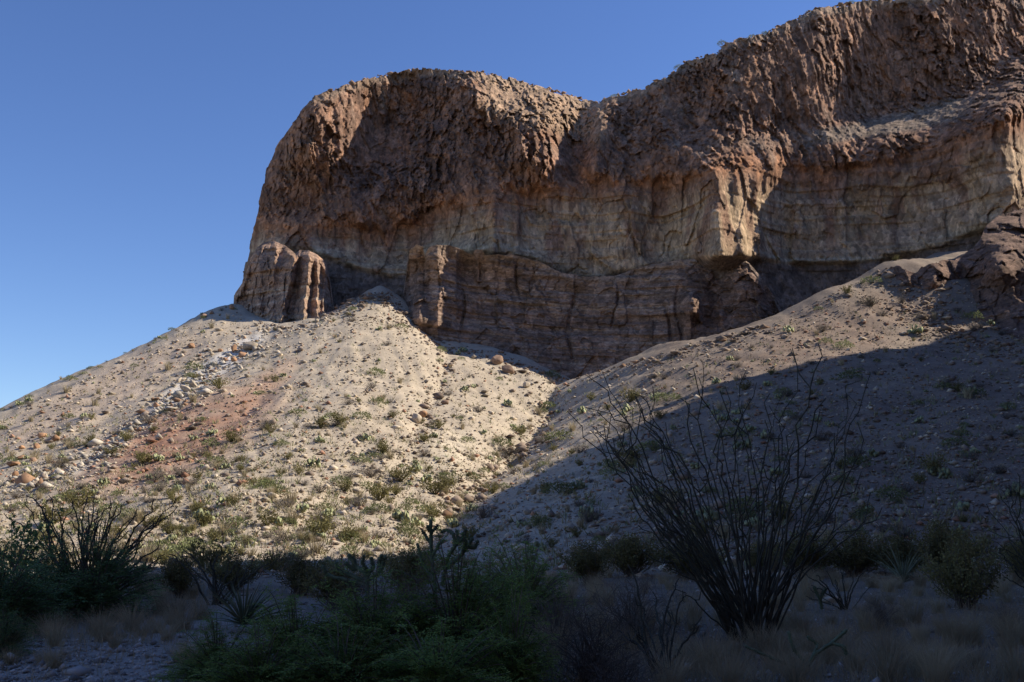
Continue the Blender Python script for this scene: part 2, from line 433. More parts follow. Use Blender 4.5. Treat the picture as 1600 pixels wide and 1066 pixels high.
# ------------------------------------------------------------------ rock sheets
def rock_sheet(name, left, right, top, bottom, depth, disp, colour, mat, nu, nv, rim=None, back=(.4, 1.5, 4, 10, 24), side_back=(1, 4, 10, 22), rim_amp=2.0):
    """left/right: u of the edges as a function of v; top/bottom: v as a function of u; depth(u,v) -> world Y"""
    s, t = np.meshgrid(np.linspace(0, 1, nu), np.linspace(0, 1, nv)); s = s.ravel(); t = t.ravel()
    v = np.full(len(s), 300.0); u = np.full(len(s), 800.0)
    for _ in range(14):
        u = left(v) * (1 - s) + right(v) * s
        v = .5 * v + .5 * (bottom(u) * (1 - t) + top(u) * t)
    v += rim_amp * t ** 14 * (.8 * fbm(np.c_[u / 14.0, u * 0, u * 0 + 4.4], 4, .6) + 1.5 * (worley(np.c_[u / 9.0, u * 0, u * 0])[2] - .5) + 1.0 * (worley(np.c_[u / 26.0, u * 0, u * 0 + .5])[2] - .5))
    u = u + rim_amp * .8 * (1 - s) ** 30 * (fbm(np.c_[v / 16.0, v * 0, v * 0 + 8.8], 4, .6) + 1.2 * (worley(np.c_[v / 11.0, v * 0, v * 0])[2] - .5))
    Y = depth(u, v)
    P0 = unproj(u, v, Y)
    edge = sstep(0, .03, s) * sstep(0, .03, 1 - s)
    d = disp(u, v, P0) * (0.35 + .65 * edge)
    P1 = unproj(u, v, Y - d)
    c = colour(u, v, P1, d)
    P1 = P1.reshape(nv, nu, 3); c = c.reshape(nv, nu, 3)
    rows = [P1]; cr = [c]
    for b in back:
        q = P1[-1].copy(); q[:, 1] += b; q[:, 0] *= (q[:, 1]) / (q[:, 1] - b)
        q[:, 2] += -.02 * b + .3 * min(b, 1) * fbm(q / 2.0, 3); rows.append(q[None]); cr.append(c[-1:] * 1.05)
    G = np.concatenate(rows); Cc = np.concatenate(cr)
    lc, rc = [], []
    for b in side_back:
        for lst, k, sg in ((lc, 0, .12), (rc, -1, -.12)):
            q = G[:, k].copy(); q[:, 1] += b; q[:, 0] = q[:, 0] * q[:, 1] / (q[:, 1] - b) + sg * b; lst.append(q[:, None])
    G = np.concatenate(lc[::-1] + [G] + rc, 1); n_ = len(side_back)
    Cc = np.concatenate([Cc[:, :1]] * n_ + [Cc] + [Cc[:, -1:]] * n_, 1)
    a, b = G.shape[:2]
    ii, jj = np.meshgrid(np.arange(a - 1), np.arange(b - 1), indexing='ij')
    q = np.stack([ii * b + jj, ii * b + jj + 1, (ii + 1) * b + jj + 1, (ii + 1) * b + jj], -1).reshape(-1, 4)
    return link(name, mesh_np(name, G.reshape(-1, 3), q, mat, np.clip(Cc.reshape(-1, 3), .02, .75), False))

def mix(a, b, w):
    w = np.clip(w, 0, 1)[:, None]; return a * (1 - w) + b * w

# main cliff -------------------------------------------------------
rim_top = interp([(330, 152), (490, 152), (510, 146), (530, 138), (560, 128), (590, 119), (630, 111), (660, 108), (700, 112), (740, 113), (770, 116), (800, 125), (850, 137), (900, 152), (932, 161),
                  (955, 152), (985, 144), (1010, 138), (1022, 128), (1040, 122), (1062, 106), (1072, 95), (1120, 84), (1128, 71), (1165, 60), (1195, 54), (1210, 44), (1245, 30), (1262, 18), (1310, 9), (1350, 3), (1400, -2), (1450, -8), (1520, -16), (1600, -24), (1760, -10)])
cl_left = interp([(100, 492), (152, 490), (165, 478), (195, 455), (228, 432), (262, 418), (300, 409), (340, 400), (370, 394), (430, 380), (470, 371), (520, 362), (640, 350)])
cl_right = lambda v: v * 0 + 1745.0
L1 = interp([(330, 338), (390, 338), (450, 345), (520, 352), (600, 358), (640, 345), (690, 318), (730, 303), (760, 298), (850, 292), (900, 285), (1000, 280), (1060, 275), (1110, 262), (1200, 258), (1300, 262), (1400, 245), (1500, 212), (1560, 192), (1600, 182), (1760, 170)])
BENCH = interp([(1000, 285), (1060, 262), (1085, 232), (1120, 222), (1200, 216), (1300, 205), (1360, 193), (1440, 172), (1500, 158), (1560, 138), (1600, 120), (1760, 100)])   # back edge of the ledge on the right
LIP = interp([(1000, 285), (1060, 268), (1085, 240), (1120, 236), (1200, 236), (1300, 226), (1390, 212), (1440, 205), (1500, 190), (1560, 160), (1600, 140), (1760, 118)])
LOWER = interp([(330, 392), (400, 392), (470, 388), (520, 405), (560, 420), (610, 432), (640, 428), (660, 396), (760, 396), (830, 404), (880, 424), (930, 432), (980, 424), (1060, 406), (1160, 402), (1230, 412), (1330, 412), (1440, 392), (1540, 360), (1760, 330)])
pts = [
 # dark upper wall of the butte
 (330, 250, 152), (400, 330, 137), (400, 250, 140), (430, 330, 134), (440, 240, 136.5), (490, 330, 131.5), (490, 240, 131.6), (490, 165, 133.3), (480, 152, 135),
 (560, 330, 132.5), (560, 240, 135.3), (560, 160, 138.5), (560, 128, 138.5), (620, 330, 134.5), (620, 240, 139.3), (625, 170, 142.0), (640, 112, 142),
 (700, 310, 132.0), (700, 230, 134.5), (700, 160, 138.5), (700, 114, 140), (740, 150, 136.0), (760, 118, 142),
 (780, 290, 131.2), (780, 220, 134.4), (790, 180, 135), (845, 285, 129.8), (845, 230, 131), (840, 185, 133.0), (840, 139, 144), (880, 270, 130.5), (885, 220, 135.0), (880, 180, 139), (880, 148, 146),
 (905, 270, 132.5), (910, 215, 136.5), (920, 180, 141.5), (930, 162, 147), (935, 260, 132.2), (945, 210, 134), (950, 170, 139),
 (975, 260, 131.5), (975, 200, 135.5), (985, 148, 140.5), (1040, 262, 130.0), (1045, 200, 133.0), (1040, 130, 138.5),
 (1075, 262, 129.0), (1085, 200, 135.0), (1085, 140, 138.5), (1075, 96, 140),
 # tan wall and its foot, left to right
 (330, 420, 150), (385, 400, 138), (440, 365, 132.8), (440, 400, 131.5), (520, 375, 133.0), (520, 405, 131.5), (600, 380, 135.0), (600, 420, 133.0), (640, 380, 135.5), (660, 345, 134.8), (660, 390, 134.0),
 (720, 340, 132.0), (720, 392, 131.0), (770, 330, 129.5), (770, 390, 128.8), (830, 330, 129.8), (830, 400, 128.8), (900, 340, 131.0), (900, 420, 129.8), (960, 340, 130.6), (960, 425, 129.5),
 (1040, 330, 130.0), (1040, 405, 129.2), (1095, 330, 127.6), (1095, 395, 126.8), (1115, 330, 124.8), (1160, 330, 127.6), (1200, 330, 130.4), (1115, 395, 123.8), (1195, 395, 128.8), (1230, 330, 131.4), (1230, 400, 130.6),
 (1310, 330, 131.4), (1310, 405, 130.4), (1400, 320, 130.8), (1400, 395, 129.6), (1480, 300, 129.0), (1480, 380, 126.4), (1560, 290, 124.4), (1585, 290, 124.0), (1550, 360, 124.0), (1620, 290, 128.0), (1620, 200, 131), (1760, 300, 140), (1760, 150, 146),
 # ledge lip on the right
 (1100, 246, 128.4), (1160, 244, 129.0), (1200, 244, 129.8), (1300, 238, 132.4), (1380, 222, 132.6), (1440, 212, 132.2), (1500, 197, 129), (1560, 168, 125.6), (1590, 155, 126),
 # back of the ledge, upper wall
 (1110, 218, 130.5), (1200, 212, 133), (1300, 200, 136), (1360, 188, 140), (1440, 168, 141.5), (1500, 152, 140.5), (1560, 128, 139),
 (1130, 150, 134.2), (1130, 78, 136.5), (1200, 150, 134), (1200, 56, 137.5), (1300, 150, 138), (1300, 80, 140), (1300, 12, 142.5), (1385, 140, 142.6), (1388, 60, 144.6), (1385, 2, 146.5),
 (1412, 130, 143.5), (1415, 60, 145.3), (1475, 110, 143.2), (1475, 40, 144.8), (1480, -10, 146.5), (1540, 80, 145.5), (1560, 30, 147.5), (1600, 60, 147), (1600, -20, 152), (1760, 0, 156),
]
pts = np.array(pts, float)
CL = TPS(pts[:, :2] / 150.0, pts[:, 2], lam=5e-4)
def fold(u, v, line, A, wl, wr):
    """a sharp edge (A > 0) or re-entrant (A < 0) along a line, metres towards the viewer"""
    a = np.array(line, float); cu = np.interp(v, a[:, 1], a[:, 0]) + 5 * perlin(np.c_[v / 25.0, v * 0 + A, v * 0 + wl])
    d = u - cu; t = 1 - np.where(d < 0, -d / wl, d / wr)
    k = sstep(a[0, 1] - 30, a[0, 1] + 12, v) * (1 - sstep(a[-1, 1] - 8, a[-1, 1] + 22, v))
    return A * np.maximum(t, 0) * k
FOLDS = [([(735, 130), (745, 150), (795, 188), (838, 258)], 2.0, 150, 55), ([(930, 165), (942, 205), (932, 268)], 2.6, 26, 50), ([(1078, 120), (1090, 150), (1085, 240)], 1.5, 70, 100), ([(1113, 262), (1113, 405)], 4.2, 70, 112),
         ([(1478, -10), (1470, 60), (1482, 150)], 1.2, 70, 80), ([(1575, 170), (1590, 350)], 3.6, 160, 45), ([(650, 112), (632, 150), (560, 255), (470, 330)], -3.2, 110, 90), ([(492, 150), (480, 190), (462, 250)], 1.8, 40, 70),
         ([(905, 180), (890, 275)], -2.4, 45, 26), ([(1398, 20), (1388, 180)], -2.0, 120, 30), ([(772, 285), (770, 395)], 1.4, 70, 40), ([(1392, 205), (1345, 300)], 1.2, 40, 50), ([(1232, 190), (1240, 300)], -1.6, 40, 60),
         ([(968, 160), (955, 262)], -1.8, 30, 70), ([(1290, 20), (1270, 120)], 1.3, 40, 60), ([(560, 120), (530, 260)], 1.2, 30, 40), ([(1545, 20), (1520, 120)], 1.4, 40, 40), ([(845, 300), (835, 395)], -1.2, 50, 40), ([(1040, 290), (1030, 400)], -1.4, 50, 60), ([(975, 300), (985, 400)], .9, 40, 40)]
def cl_depth(u, v):
    Y = CL(np.c_[u, v] / 150.0)
    for f_ in FOLDS: Y = Y - fold(u, v, *f_)
    return Y
def cl_disp(u, v, P):
    dl = v - L1(u) + 22 * fbm(np.c_[u / 22.0, v * 0, v * 0], 4, .6)
    tan = sstep(-5, 9, dl); low = sstep(-6, 6, v - LOWER(u)); up = 1 - tan
    X, Y_, Z = P[:, 0], P[:, 1], P[:, 2]
    w1 = fbm(P / 6.0, 3, .6) * .7; w2 = fbm(P / 1.6 + 60, 4, .65)
    mk = up > .01
    lean = X + .10 * Z + .30 * w2 + .5 * w1
    A, ja = on(mk, facets, np.c_[lean[mk] / 2.9, Y_[mk] / 7, (Z[mk] + 1.2 * w2[mk]) / 7.0], .45, .9)
    B, jb = on(mk, facets, np.c_[(lean[mk] + .3 * w2[mk]) / 1.05, Y_[mk] / 3.5, (Z[mk] + .8 * w2[mk]) / 2.9] + 30, .75, 1.0)
    blk = on.block
    C, jc = on(mk, facets, np.c_[(lean[mk] + .25 * w2[mk]) / .46, Y_[mk] / 1.5, (Z[mk] + .3 * w2[mk]) / .95] + 60, .8, .9)
    blk2 = on.block
    rough = fbm(P / .6 + 5, 4, .75)
    big = fbm(np.c_[X / 5.5, Y_ / 6, Z / 18.0] + 3, 3) * .9
    calm = 1 - .6 * sstep(-.1, .25, fbm(np.c_[X / 9.0, Y_ / 9, Z / 12.0] + 77, 2))
    calm = calm * (1 - .35 * sstep(1190, 1240, u) * (1 - sstep(1385, 1410, u)))
    flw = .22 + .78 * sstep(1180, 1230, u) * (1 - sstep(1390, 1415, u)) + .5 * sstep(1480, 1500, u) + .5 * (1 - sstep(620, 640, u)); flw = flw * (v < 260)
    flute = (fbm(np.c_[(X + .12 * Z + .25 * w2) / .95, Y_ / 6, Z / 9.0] + 44, 3, .6, ridged=True)) * .55 * flw
    du = big + flute + A * (.95 - .35 * np.clip(flw, 0, 1)) + (B * .95 + C * .55) * calm + rough * .22
    du = du - du[mk].mean() + .1
    mt = tan > .01
    D, jd = on(mt, facets, np.c_[(X[mt] + .25 * w2[mt]) / 3.2, Y_[mt] / 4.5, (Z[mt] + .6 * w2[mt]) / 9.0] + 90, .7, .9)
    E, je = on(mt, facets, np.c_[(X[mt] + .2 * w2[mt]) / 1.1, Y_[mt] / 2, (Z[mt] + .3 * w2[mt]) / 2.6] + 120, .7, .9)
    zb = Z + .35 * w1 + .05 * X * 0
    beds = bedding(zb, X, 1.25, 2) * .55 + bedding(zb + .06 * w2, X, .42, 5) * .22
    pil = .8 * np.exp(-((u - (1122 + .06 * (v - 300))) / 8) ** 2) + .8 * np.exp(-((u - (1154 + .08 * (v - 300))) / 8) ** 2) + .7 * np.exp(-((u - (1182 + .04 * (v - 300))) / 7) ** 2) + .9 * np.exp(-((u - 772) / 7) ** 2) + .8 * np.exp(-((u - 808) / 7) ** 2)
    pil *= sstep(255, 285, v) * (1 + .7 * sstep(345, 400, v))
    big2 = fbm(np.c_[X / 4.2, Z / 22.0, X * 0 + 2], 3) * 1.1
    cl_disp.tone = np.where(mk, .55 * blk + .45 * blk2, .5) - .5
    dt = beds * .8 + D * .55 + E * .26 - .4 * np.exp(-jd / .018) * sstep(.0, .3, fbm(P / 7 + 15, 2)) + pil + big2 + rough * .14
    dt += .35 * sstep(-26, -8, v - LOWER(u))                    # the pale bed at the foot stands out
    dt = dt - dt[mt].mean() - .15
    d = du * up + dt * tan
    d = d * (1 - low) + low * (fbm(np.c_[X / 3, Y_ / 3, Z / 8.0], 3) * 1.0 + bedding(Z + .3 * w1, X, .8, 9) * .35 + rough * .35 - .9)
    bench = (.35 * sstep(1070, 1110, u) + .65 * sstep(1230, 1300, u)) * (1 - .8 * sstep(1480, 1530, u)) * sstep(-10, 2, v - BENCH(u)) * (1 - sstep(-6, 4, v - LIP(u)))
    d = d * (1 - .65 * bench) + bench * (.5 * rough + .3 * fbm(P / 3.0, 2))
    rim = sstep(0, 16, v - rim_top(u))
    return d * (.55 + .45 * rim)
C_DARK = np.array([.265, .155, .103]); C_RED = np.array([.38, .185, .095]); C_TAN = np.array([.46, .325, .20]); C_BROWN = np.array([.20, .145, .11])
def cl_col(u, v, P, d):
    n = len(u)
    nA = fbm(P / 5.0, 4); nB = fbm(np.c_[P[:, 0] / 1.5, P[:, 1] / 1.5, P[:, 2] / 6.0], 3)
    dl = v - L1(u) + 22 * fbm(np.c_[u / 22.0, v * 0, v * 0], 4, .6) + 22 * fbm(np.c_[u / 12.0, v / 110.0, v * 0], 4, .6) + 8 * nA
    c = np.repeat(C_DARK[None], n, 0)
    c = mix(c, C_RED[None], .55 * sstep(.0, .5, nB) + .35 * sstep(.1, .5, nA))
    c = mix(c, np.array([[.29, .22, .165]]), .7 * sstep(.15, .6, fbm(np.c_[P[:, 0] / 2.5, P[:, 1] / 3, P[:, 2] / 9] + 40, 3)))
    c = mix(c, np.array([[.135, .088, .07]]), .7 * sstep(.1, .5, fbm(P / 8.0 + 11, 3)) * (u < 1000))
    c = mix(c, C_RED[None] * .92, np.exp(-((dl - 6) / 22) ** 2) * .8)
    tanw = sstep(6, 62, dl)
    beds = fbm(np.c_[P[:, 0] * .02, P[:, 1] * .02, P[:, 2] / .7], 3, .6)
    tan = C_TAN[None] * (1 + .22 * beds[:, None]) * (1 + .10 * nA[:, None])
    tan = mix(tan, np.array([[.27, .155, .10]]), .9 * sstep(-.05, .3, fbm(np.c_[P[:, 0] / 3.0, P[:, 1] / 4, P[:, 2] / 14.0] + 21, 4, .6)) * (1 - sstep(85, 160, dl)))
    tan = mix(tan, np.array([[.40, .30, .225]]), .6 * sstep(.1, .5, fbm(P / 6 + 50, 3)) * (u > 1200))
    tan = mix(tan, np.array([[.20, .14, .105]]), .55 * sstep(.15, .5, fbm(np.c_[P[:, 0] / .9, P[:, 1] / 3, P[:, 2] / 11.0] + 90, 3)))
    tan = mix(tan, np.array([[.46, .40, .29]]), .7 * sstep(-26, -6, v - LOWER(u)) * sstep(-.2, .3, beds))
    c = mix(c, tan, tanw)
    c = mix(c, C_BROWN[None] * .95, sstep(-3, 5, v - LOWER(u) + 4 * nA))
    bench = (.35 * sstep(1070, 1110, u) + .65 * sstep(1230, 1300, u)) * (1 - .8 * sstep(1480, 1530, u)) * sstep(-12, 0, v - BENCH(u)) * (1 - sstep(-8, 2, v - LIP(u)))
    c = mix(c, np.array([[.27, .21, .155]]) * (1 + .25 * nA)[:, None], bench * .8)
    c = c * (1 + .85 * cl_disp.tone[:, None] * np.array([[1, .95, .85]]))
    cap = 1 - sstep(4, 20, v - rim_top(u) + 8 * nA); c = mix(c, np.array([[.33, .25, .175]]), cap * .55)
    c = mix(c, np.array([[.42, .29, .185]]), .7 * sstep(730, 770, u) * (1 - sstep(930, 960, u)) * (1 - sstep(50, 80, v - rim_top(u))))
    return c
cliff = rock_sheet('cliff', cl_left, cl_right, rim_top, lambda u: u * 0 + 640.0, cl_depth, cl_disp, cl_col, M_CLIFF, 1050, 440, rim_amp=3.2)
tag(cliff, kind='structure')

# lower cliff band --------------------------------------------------
lb_top = interp([(560, 470), (628, 470), (634, 430), (640, 390), (650, 383), (660, 384), (664, 402), (668, 390), (676, 384), (700, 384), (722, 391), (738, 398), (742, 390), (752, 391), (758, 398), (800, 398), (840, 408), (880, 426), (920, 433), (960, 431), (1000, 417), (1060, 406), (1120, 402), (1160, 402), (1175, 416), (1195, 442), (1215, 470), (1226, 500), (1300, 520)])
lb_pts = np.array([(600, 450, 132), (600, 560, 130), (632, 450, 128), (632, 540, 127), (645, 400, 123.6), (645, 500, 122.6), (662, 410, 125.0), (670, 410, 122.6), (680, 500, 122.4), (700, 400, 124.6), (715, 480, 124.4), (738, 410, 127.2), (735, 500, 125.8), (748, 400, 125.0), (770, 420, 126.8), (770, 520, 125.4),
                   (830, 420, 127.4), (830, 540, 125.6), (890, 440, 128), (890, 560, 126.2), (905, 460, 128.6), (950, 450, 128.2), (950, 560, 126), (1010, 430, 127.6), (1010, 540, 125.4), (1060, 420, 126), (1060, 520, 124), (1085, 470, 123.4), (1085, 530, 122.6), (1110, 420, 126), (1110, 500, 124.6),
                   (1150, 410, 125), (1150, 500, 123), (1180, 450, 122.4), (1180, 520, 121), (1206, 465, 125.4), (1215, 490, 125.4), (1215, 530, 123), (1260, 500, 128), (1260, 560, 127), (640, 640, 122), (900, 640, 124), (1150, 640, 119)], float)
LB = TPS(lb_pts[:, :2] / 120.0, lb_pts[:, 2], lam=3e-4)
def lb_disp(u, v, P):
    X, Y_, Z = P[:, 0], P[:, 1], P[:, 2]
    w1 = fbm(P / 5.0, 3); w2 = fbm(P / 1.4 + 60, 4, .65); tilt = Z + .06 * X + .25 * w1
    right = sstep(1040, 1110, u); rough = fbm(P / .8 + 2, 4, .7)
    A, ja = facets(np.c_[(X + .3 * w2) / 3.0, Y_ / 4, (Z + .5 * w2) / 8.0], .7, .9)
    B, jb = facets(np.c_[(X + .2 * w2) / 1.1, Y_ / 2, (tilt + .15 * w2) / 1.5] + 40, .7, .9)
    beds = bedding(tilt, X, .95, 3) * .55 + bedding(tilt + .05 * w2, X, .34, 8) * .24
    crack = 0
    for cu, wv, v0, v1, ph in ((893, 2.4, 445, 575, 0), (1062, 3.0, 440, 540, 2), (745, 2.4, 395, 450, 1), (812, 1.8, 400, 470, 4), (1042, 2.4, 470, 540, 3), (720, 1.8, 440, 530, 5), (960, 1.6, 440, 520, 6)):
        crack = crack - .8 * np.exp(-((u - cu - 6 * np.sin(v / 22.0 + ph) - 3 * w2) / wv) ** 2) * sstep(v0, v0 + 20, v) * (1 - sstep(v1 - 20, v1, v))
    kn = 2.4 * np.exp(-(((u - 1080) / 13) ** 2 + ((v - 485) / 26) ** 2)) + 1.0 * np.exp(-(((u - 1127) / 7) ** 2 + ((v - 495) / 20) ** 2)) + .9 * np.exp(-(((u - 1190) / 18) ** 2 + ((v - 490) / 16) ** 2))
    buttress = .9 * np.maximum(0, 1 - np.abs(u - 655) / 14) + 1.0 * np.maximum(0, 1 - np.abs(u - 748) / 8) * (v < 440) + .8 * np.maximum(0, 1 - np.abs(u - 684) / 10) + .7 * np.maximum(0, 1 - np.abs(u - 712) / 9) * (v < 470)
    lb_disp.tone = facets.block - .5
    d = beds * (1 - .5 * right) + A * (.5 + .5 * right) + B * (.26 + .3 * right) + rough * (.16 + .22 * right) + crack + kn + buttress + fbm(P / 4 + 2, 2) * .5
    return d * (.35 + .65 * sstep(0, 12, v - lb_top(u)))
def lb_col(u, v, P, d):
    nA = fbm(P / 4.0, 4); tilt = P[:, 2] + .06 * P[:, 0]
    beds = fbm(np.c_[P[:, 0] * .02, P[:, 1] * .02, tilt / .55], 4, .65)
    c = np.repeat(np.array([[.26, .178, .13]]), len(u), 0) * (1 + .22 * nA)[:, None]
    c = mix(c, np.array([[.42, .33, .25]]), .75 * sstep(.05, .5, beds))
    c = mix(c, np.array([[.15, .10, .08]]), .6 * sstep(.1, .5, -beds))
    c = mix(c, np.array([[.33, .20, .13]]), .5 * sstep(.1, .5, fbm(np.c_[P[:, 0] / 2, P[:, 1] / 2, P[:, 2] / 9] + 8, 3)))
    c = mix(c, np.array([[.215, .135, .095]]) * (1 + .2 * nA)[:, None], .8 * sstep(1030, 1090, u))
    c = c * (1 + .5 * lb_disp.tone[:, None])
    c = mix(c, np.array([[.31, .225, .165]]), 1 - sstep(3, 16, v - lb_top(u)))
    return c
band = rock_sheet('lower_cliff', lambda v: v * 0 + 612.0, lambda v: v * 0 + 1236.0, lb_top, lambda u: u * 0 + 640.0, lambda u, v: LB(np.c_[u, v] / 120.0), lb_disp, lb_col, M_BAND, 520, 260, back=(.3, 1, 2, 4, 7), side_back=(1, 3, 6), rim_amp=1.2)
tag(band, kind='structure')

# rock outcrops -----------------------------------------------------
lo_top = interp([(360, 470), (380, 440), (392, 402), (400, 388), (412, 379), (430, 377), (446, 383), (456, 391), (462, 396), (468, 391), (482, 391), (496, 399), (506, 408), (512, 416), (518, 450), (524, 500)])
lo_pts = np.array([(360, 450, 129), (360, 560, 127), (385, 440, 125.6), (385, 500, 124.6), (400, 400, 126), (410, 450, 124.6), (410, 500, 123.2), (425, 385, 126.5), (432, 410, 124.2), (440, 450, 123.2), (440, 500, 121.4), (452, 400, 125), (458, 450, 122.8), (455, 500, 120.8), (470, 400, 123.8), (475, 450, 122.2), (475, 500, 120.2),
                   (490, 405, 123.4), (492, 450, 122), (490, 500, 120), (506, 420, 124.2), (505, 470, 122.6), (504, 510, 121), (525, 440, 128), (525, 520, 126.5), (440, 600, 118), (520, 600, 122)], float)
LO = TPS(lo_pts[:, :2] / 80.0, lo_pts[:, 2], lam=2e-4)
def lo_disp(u, v, P):
    X, Z = P[:, 0], P[:, 2]
    fl = 0
    uw = u + 4 * fbm(np.c_[v / 14.0, u * 0, u * 0 + 3], 3, .6)
    for cu, sl, wl, wr, a in ((455, -.22, 24, 9, 2.0), (481, -.10, 16, 8, 1.7), (496, .0, 9, 6, 1.0), (508, -.05, 7, 6, .9), (428, -.1, 30, 10, .9), (406, .0, 20, 14, .5)):
        dd = uw - cu - sl * (v - 430); fl = fl + a * np.maximum(0, 1 - np.where(dd < 0, -dd / wl, dd / wr))
    strata = bedding(Z + .2 * fbm(P / 3, 2), X, .7, 4) * .35
    w2 = fbm(P / 1.2, 4, .65); B, jb = facets(np.c_[(X + .2 * w2) / .6, P[:, 1] / 2, (Z + .3 * w2) / 1.7] + 7, .7, .9); strata = strata + B * .3
    d = fl * 1.45 + strata * 1.4 + fbm(P / .8, 4, .7) * .2 + fbm(np.c_[X / 2.2, Z / 6.0, X * 0], 3) * .5 + .5 * np.exp(-((v - lo_top(u) - 10) / 9) ** 2)
    d += sstep(470, 505, v) * fbm(P / .9 + 6, 3, ridged=True) * .7
    return d * (.25 + .75 * sstep(0, 12, v - lo_top(u)))
def lo_col(u, v, P, d):
    nA = fbm(P / 2.5, 4); beds = fbm(np.c_[P[:, 0] * .05, P[:, 1] * 0, P[:, 2] / .6], 3)
    c = np.repeat(np.array([[.31, .205, .145]]), len(u), 0) * (1 + .2 * nA)[:, None]
    c = mix(c, np.array([[.44, .37, .28]]), .7 * sstep(.05, .45, beds) * sstep(415, 450, v))
    c = mix(c, np.array([[.38, .22, .13]]), .6 * sstep(.05, .4, nA))
    c = mix(c, np.array([[.42, .34, .25]]), sstep(480, 505, v) * .6)
    return c
o = rock_sheet('rock_outcrop', lambda v: v * 0 + 366.0, lambda v: v * 0 + 524.0, lo_top, lambda u: u * 0 + 620.0, lambda u, v: LO(np.c_[u, v] / 80.0), lo_disp, lo_col, M_BAND, 260, 220, back=(.3, 1, 2.5, 5, 8), side_back=(1, 3, 6), rim_amp=1.2)
tag(o, 'fluted brown rock outcrop with sunlit ribs at the left foot of the cliff', 'rock outcrop')

ro_top = interp([(1370, 445), (1382, 430), (1392, 416), (1405, 414), (1418, 424), (1432, 428), (1440, 418), (1455, 412), (1475, 406), (1492, 408), (1505, 398), (1520, 388), (1532, 372), (1540, 352), (1550, 345), (1570, 334), (1600, 326), (1760, 300)])
ro_pts = np.array([(1370, 450, 112), (1370, 560, 108), (1392, 430, 109.5), (1392, 470, 107.5), (1412, 440, 108), (1435, 440, 108.5), (1435, 480, 106), (1460, 430, 107), (1460, 500, 103.5), (1495, 430, 109), (1490, 500, 103.5), (1530, 400, 109), (1530, 460, 105), (1530, 520, 100), (1560, 350, 114), (1560, 410, 104), (1570, 460, 102), (1580, 530, 96), (1600, 340, 115), (1610, 400, 106), (1620, 450, 102), (1640, 530, 95), (1760, 340, 114), (1760, 540, 92), (1500, 600, 96), (1700, 640, 88)], float)
RO = TPS(ro_pts[:, :2] / 100.0, ro_pts[:, 2], lam=2e-4)
def ro_disp(u, v, P):
    w2 = fbm(P / 1.4, 4, .65); A, ja = facets(np.c_[(P[:, 0] + .4 * w2) / 2.6, P[:, 1] / 3.5, (P[:, 2] + .4 * w2) / 3.6] + 17, .8, 1.0); B, jb = facets((P + .3 * w2[:, None]) / [1.0, 2, 1.3] + 27, .7, .9)
    d = A * .8 + B * .35 + fbm(P / .8, 4, .7) * .3 + fbm(P / 4.0, 2) * .9 + fbm(np.c_[P[:, 0] / 2.0, P[:, 2] / 9.0, u * 0], 2) * .9
    d += 1.8 * np.exp(-(((u - 1560) / 20) ** 2 + ((v - 425) / 26) ** 2)) + .8 * np.exp(-(((u - 1460) / 16) ** 2 + ((v - 440) / 22) ** 2))
    d -= 1.6 * np.exp(-((u - 1505) / 9) ** 2) * sstep(400, 430, v)
    return d * (.3 + .7 * sstep(0, 14, v - ro_top(u)))
def ro_col(u, v, P, d):
    nA = fbm(P / 2.5, 4); beds = fbm(np.c_[P[:, 0] * .05, P[:, 1] * 0, P[:, 2] / .7], 3)
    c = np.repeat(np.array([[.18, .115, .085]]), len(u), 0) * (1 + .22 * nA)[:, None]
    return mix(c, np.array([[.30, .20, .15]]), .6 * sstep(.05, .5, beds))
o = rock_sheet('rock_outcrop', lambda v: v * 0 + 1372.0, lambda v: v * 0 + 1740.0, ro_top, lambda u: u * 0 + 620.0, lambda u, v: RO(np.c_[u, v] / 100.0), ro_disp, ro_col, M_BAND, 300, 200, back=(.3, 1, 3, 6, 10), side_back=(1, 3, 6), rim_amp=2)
tag(o, 'dark knobbly rock outcrop in shade at the top of the right slope', 'rock outcrop')

# canyon wall to the right of the view: its rim throws the shade over the foreground --------------
edge_px = [(-150, 892), (0, 908), (200, 910), (400, 908), (560, 898), (640, 868), (700, 822), (760, 782), (830, 745), (890, 716), (950, 672), (1030, 642), (1120, 612), (1200, 580), (1280, 561), (1360, 556), (1420, 545), (1470, 528)]
crest = []
for (a, b) in edge_px:
    p = hit([a], [b])[0]
    if np.isnan(p[0]): continue
    t = (30 + .53 * p[1] - p[0]) / (S[0] - .53 * S[1]); crest.append(p + S * t)
crest = np.array(crest); order = np.argsort(crest[:, 1]); crest = crest[order]
ys = np.concatenate([np.linspace(-140, crest[0, 1] - 1, 60), np.linspace(crest[0, 1], crest[-1, 1], 160), np.linspace(crest[-1, 1] + .5, crest[-1, 1] + 26, 24)])
cz = np.interp(ys, crest[:, 1], crest[:, 2]); cz = (cz + 16 * (1 - sstep(34, 37.5, ys)) + 5 * (1 - sstep(40, 48, ys))) * (.22 + .78 * sstep(-34, 2, ys)); cxx = .53 * np.maximum(ys, -20) + 30
late = sstep(crest[-1, 1], crest[-1, 1] + 22, ys); cz = cz * (1 - .75 * late); cxx = cxx + 8 * late
prof = [(-26, 0), (-24, .05), (-17, .15), (-10, .30), (-7, .42), (-5.5, .58), (-4, .72), (-2, .9), (-.7, .975), (0, 1), (3, .99), (12, .95), (30, .85), (60, .6), (110, .2), (150, 0)]
rows = []
for k, (dx, h) in enumerate(prof):
    x = cxx + dx; z = cz * h
    q = np.c_[x, ys, z]
    nn = fbm(q / 9.0, 4)
    if k != 9: q[:, 0] += nn * 2.0 * (dx > -20); q[:, 2] += nn * 1.5 * (h > .05) - (1.5 if h == 0 else 0)
    if k < 9: q[:, 0] = np.maximum(q[:, 0], .53 * np.maximum(ys, 0) + 3)
    rows.append(q)
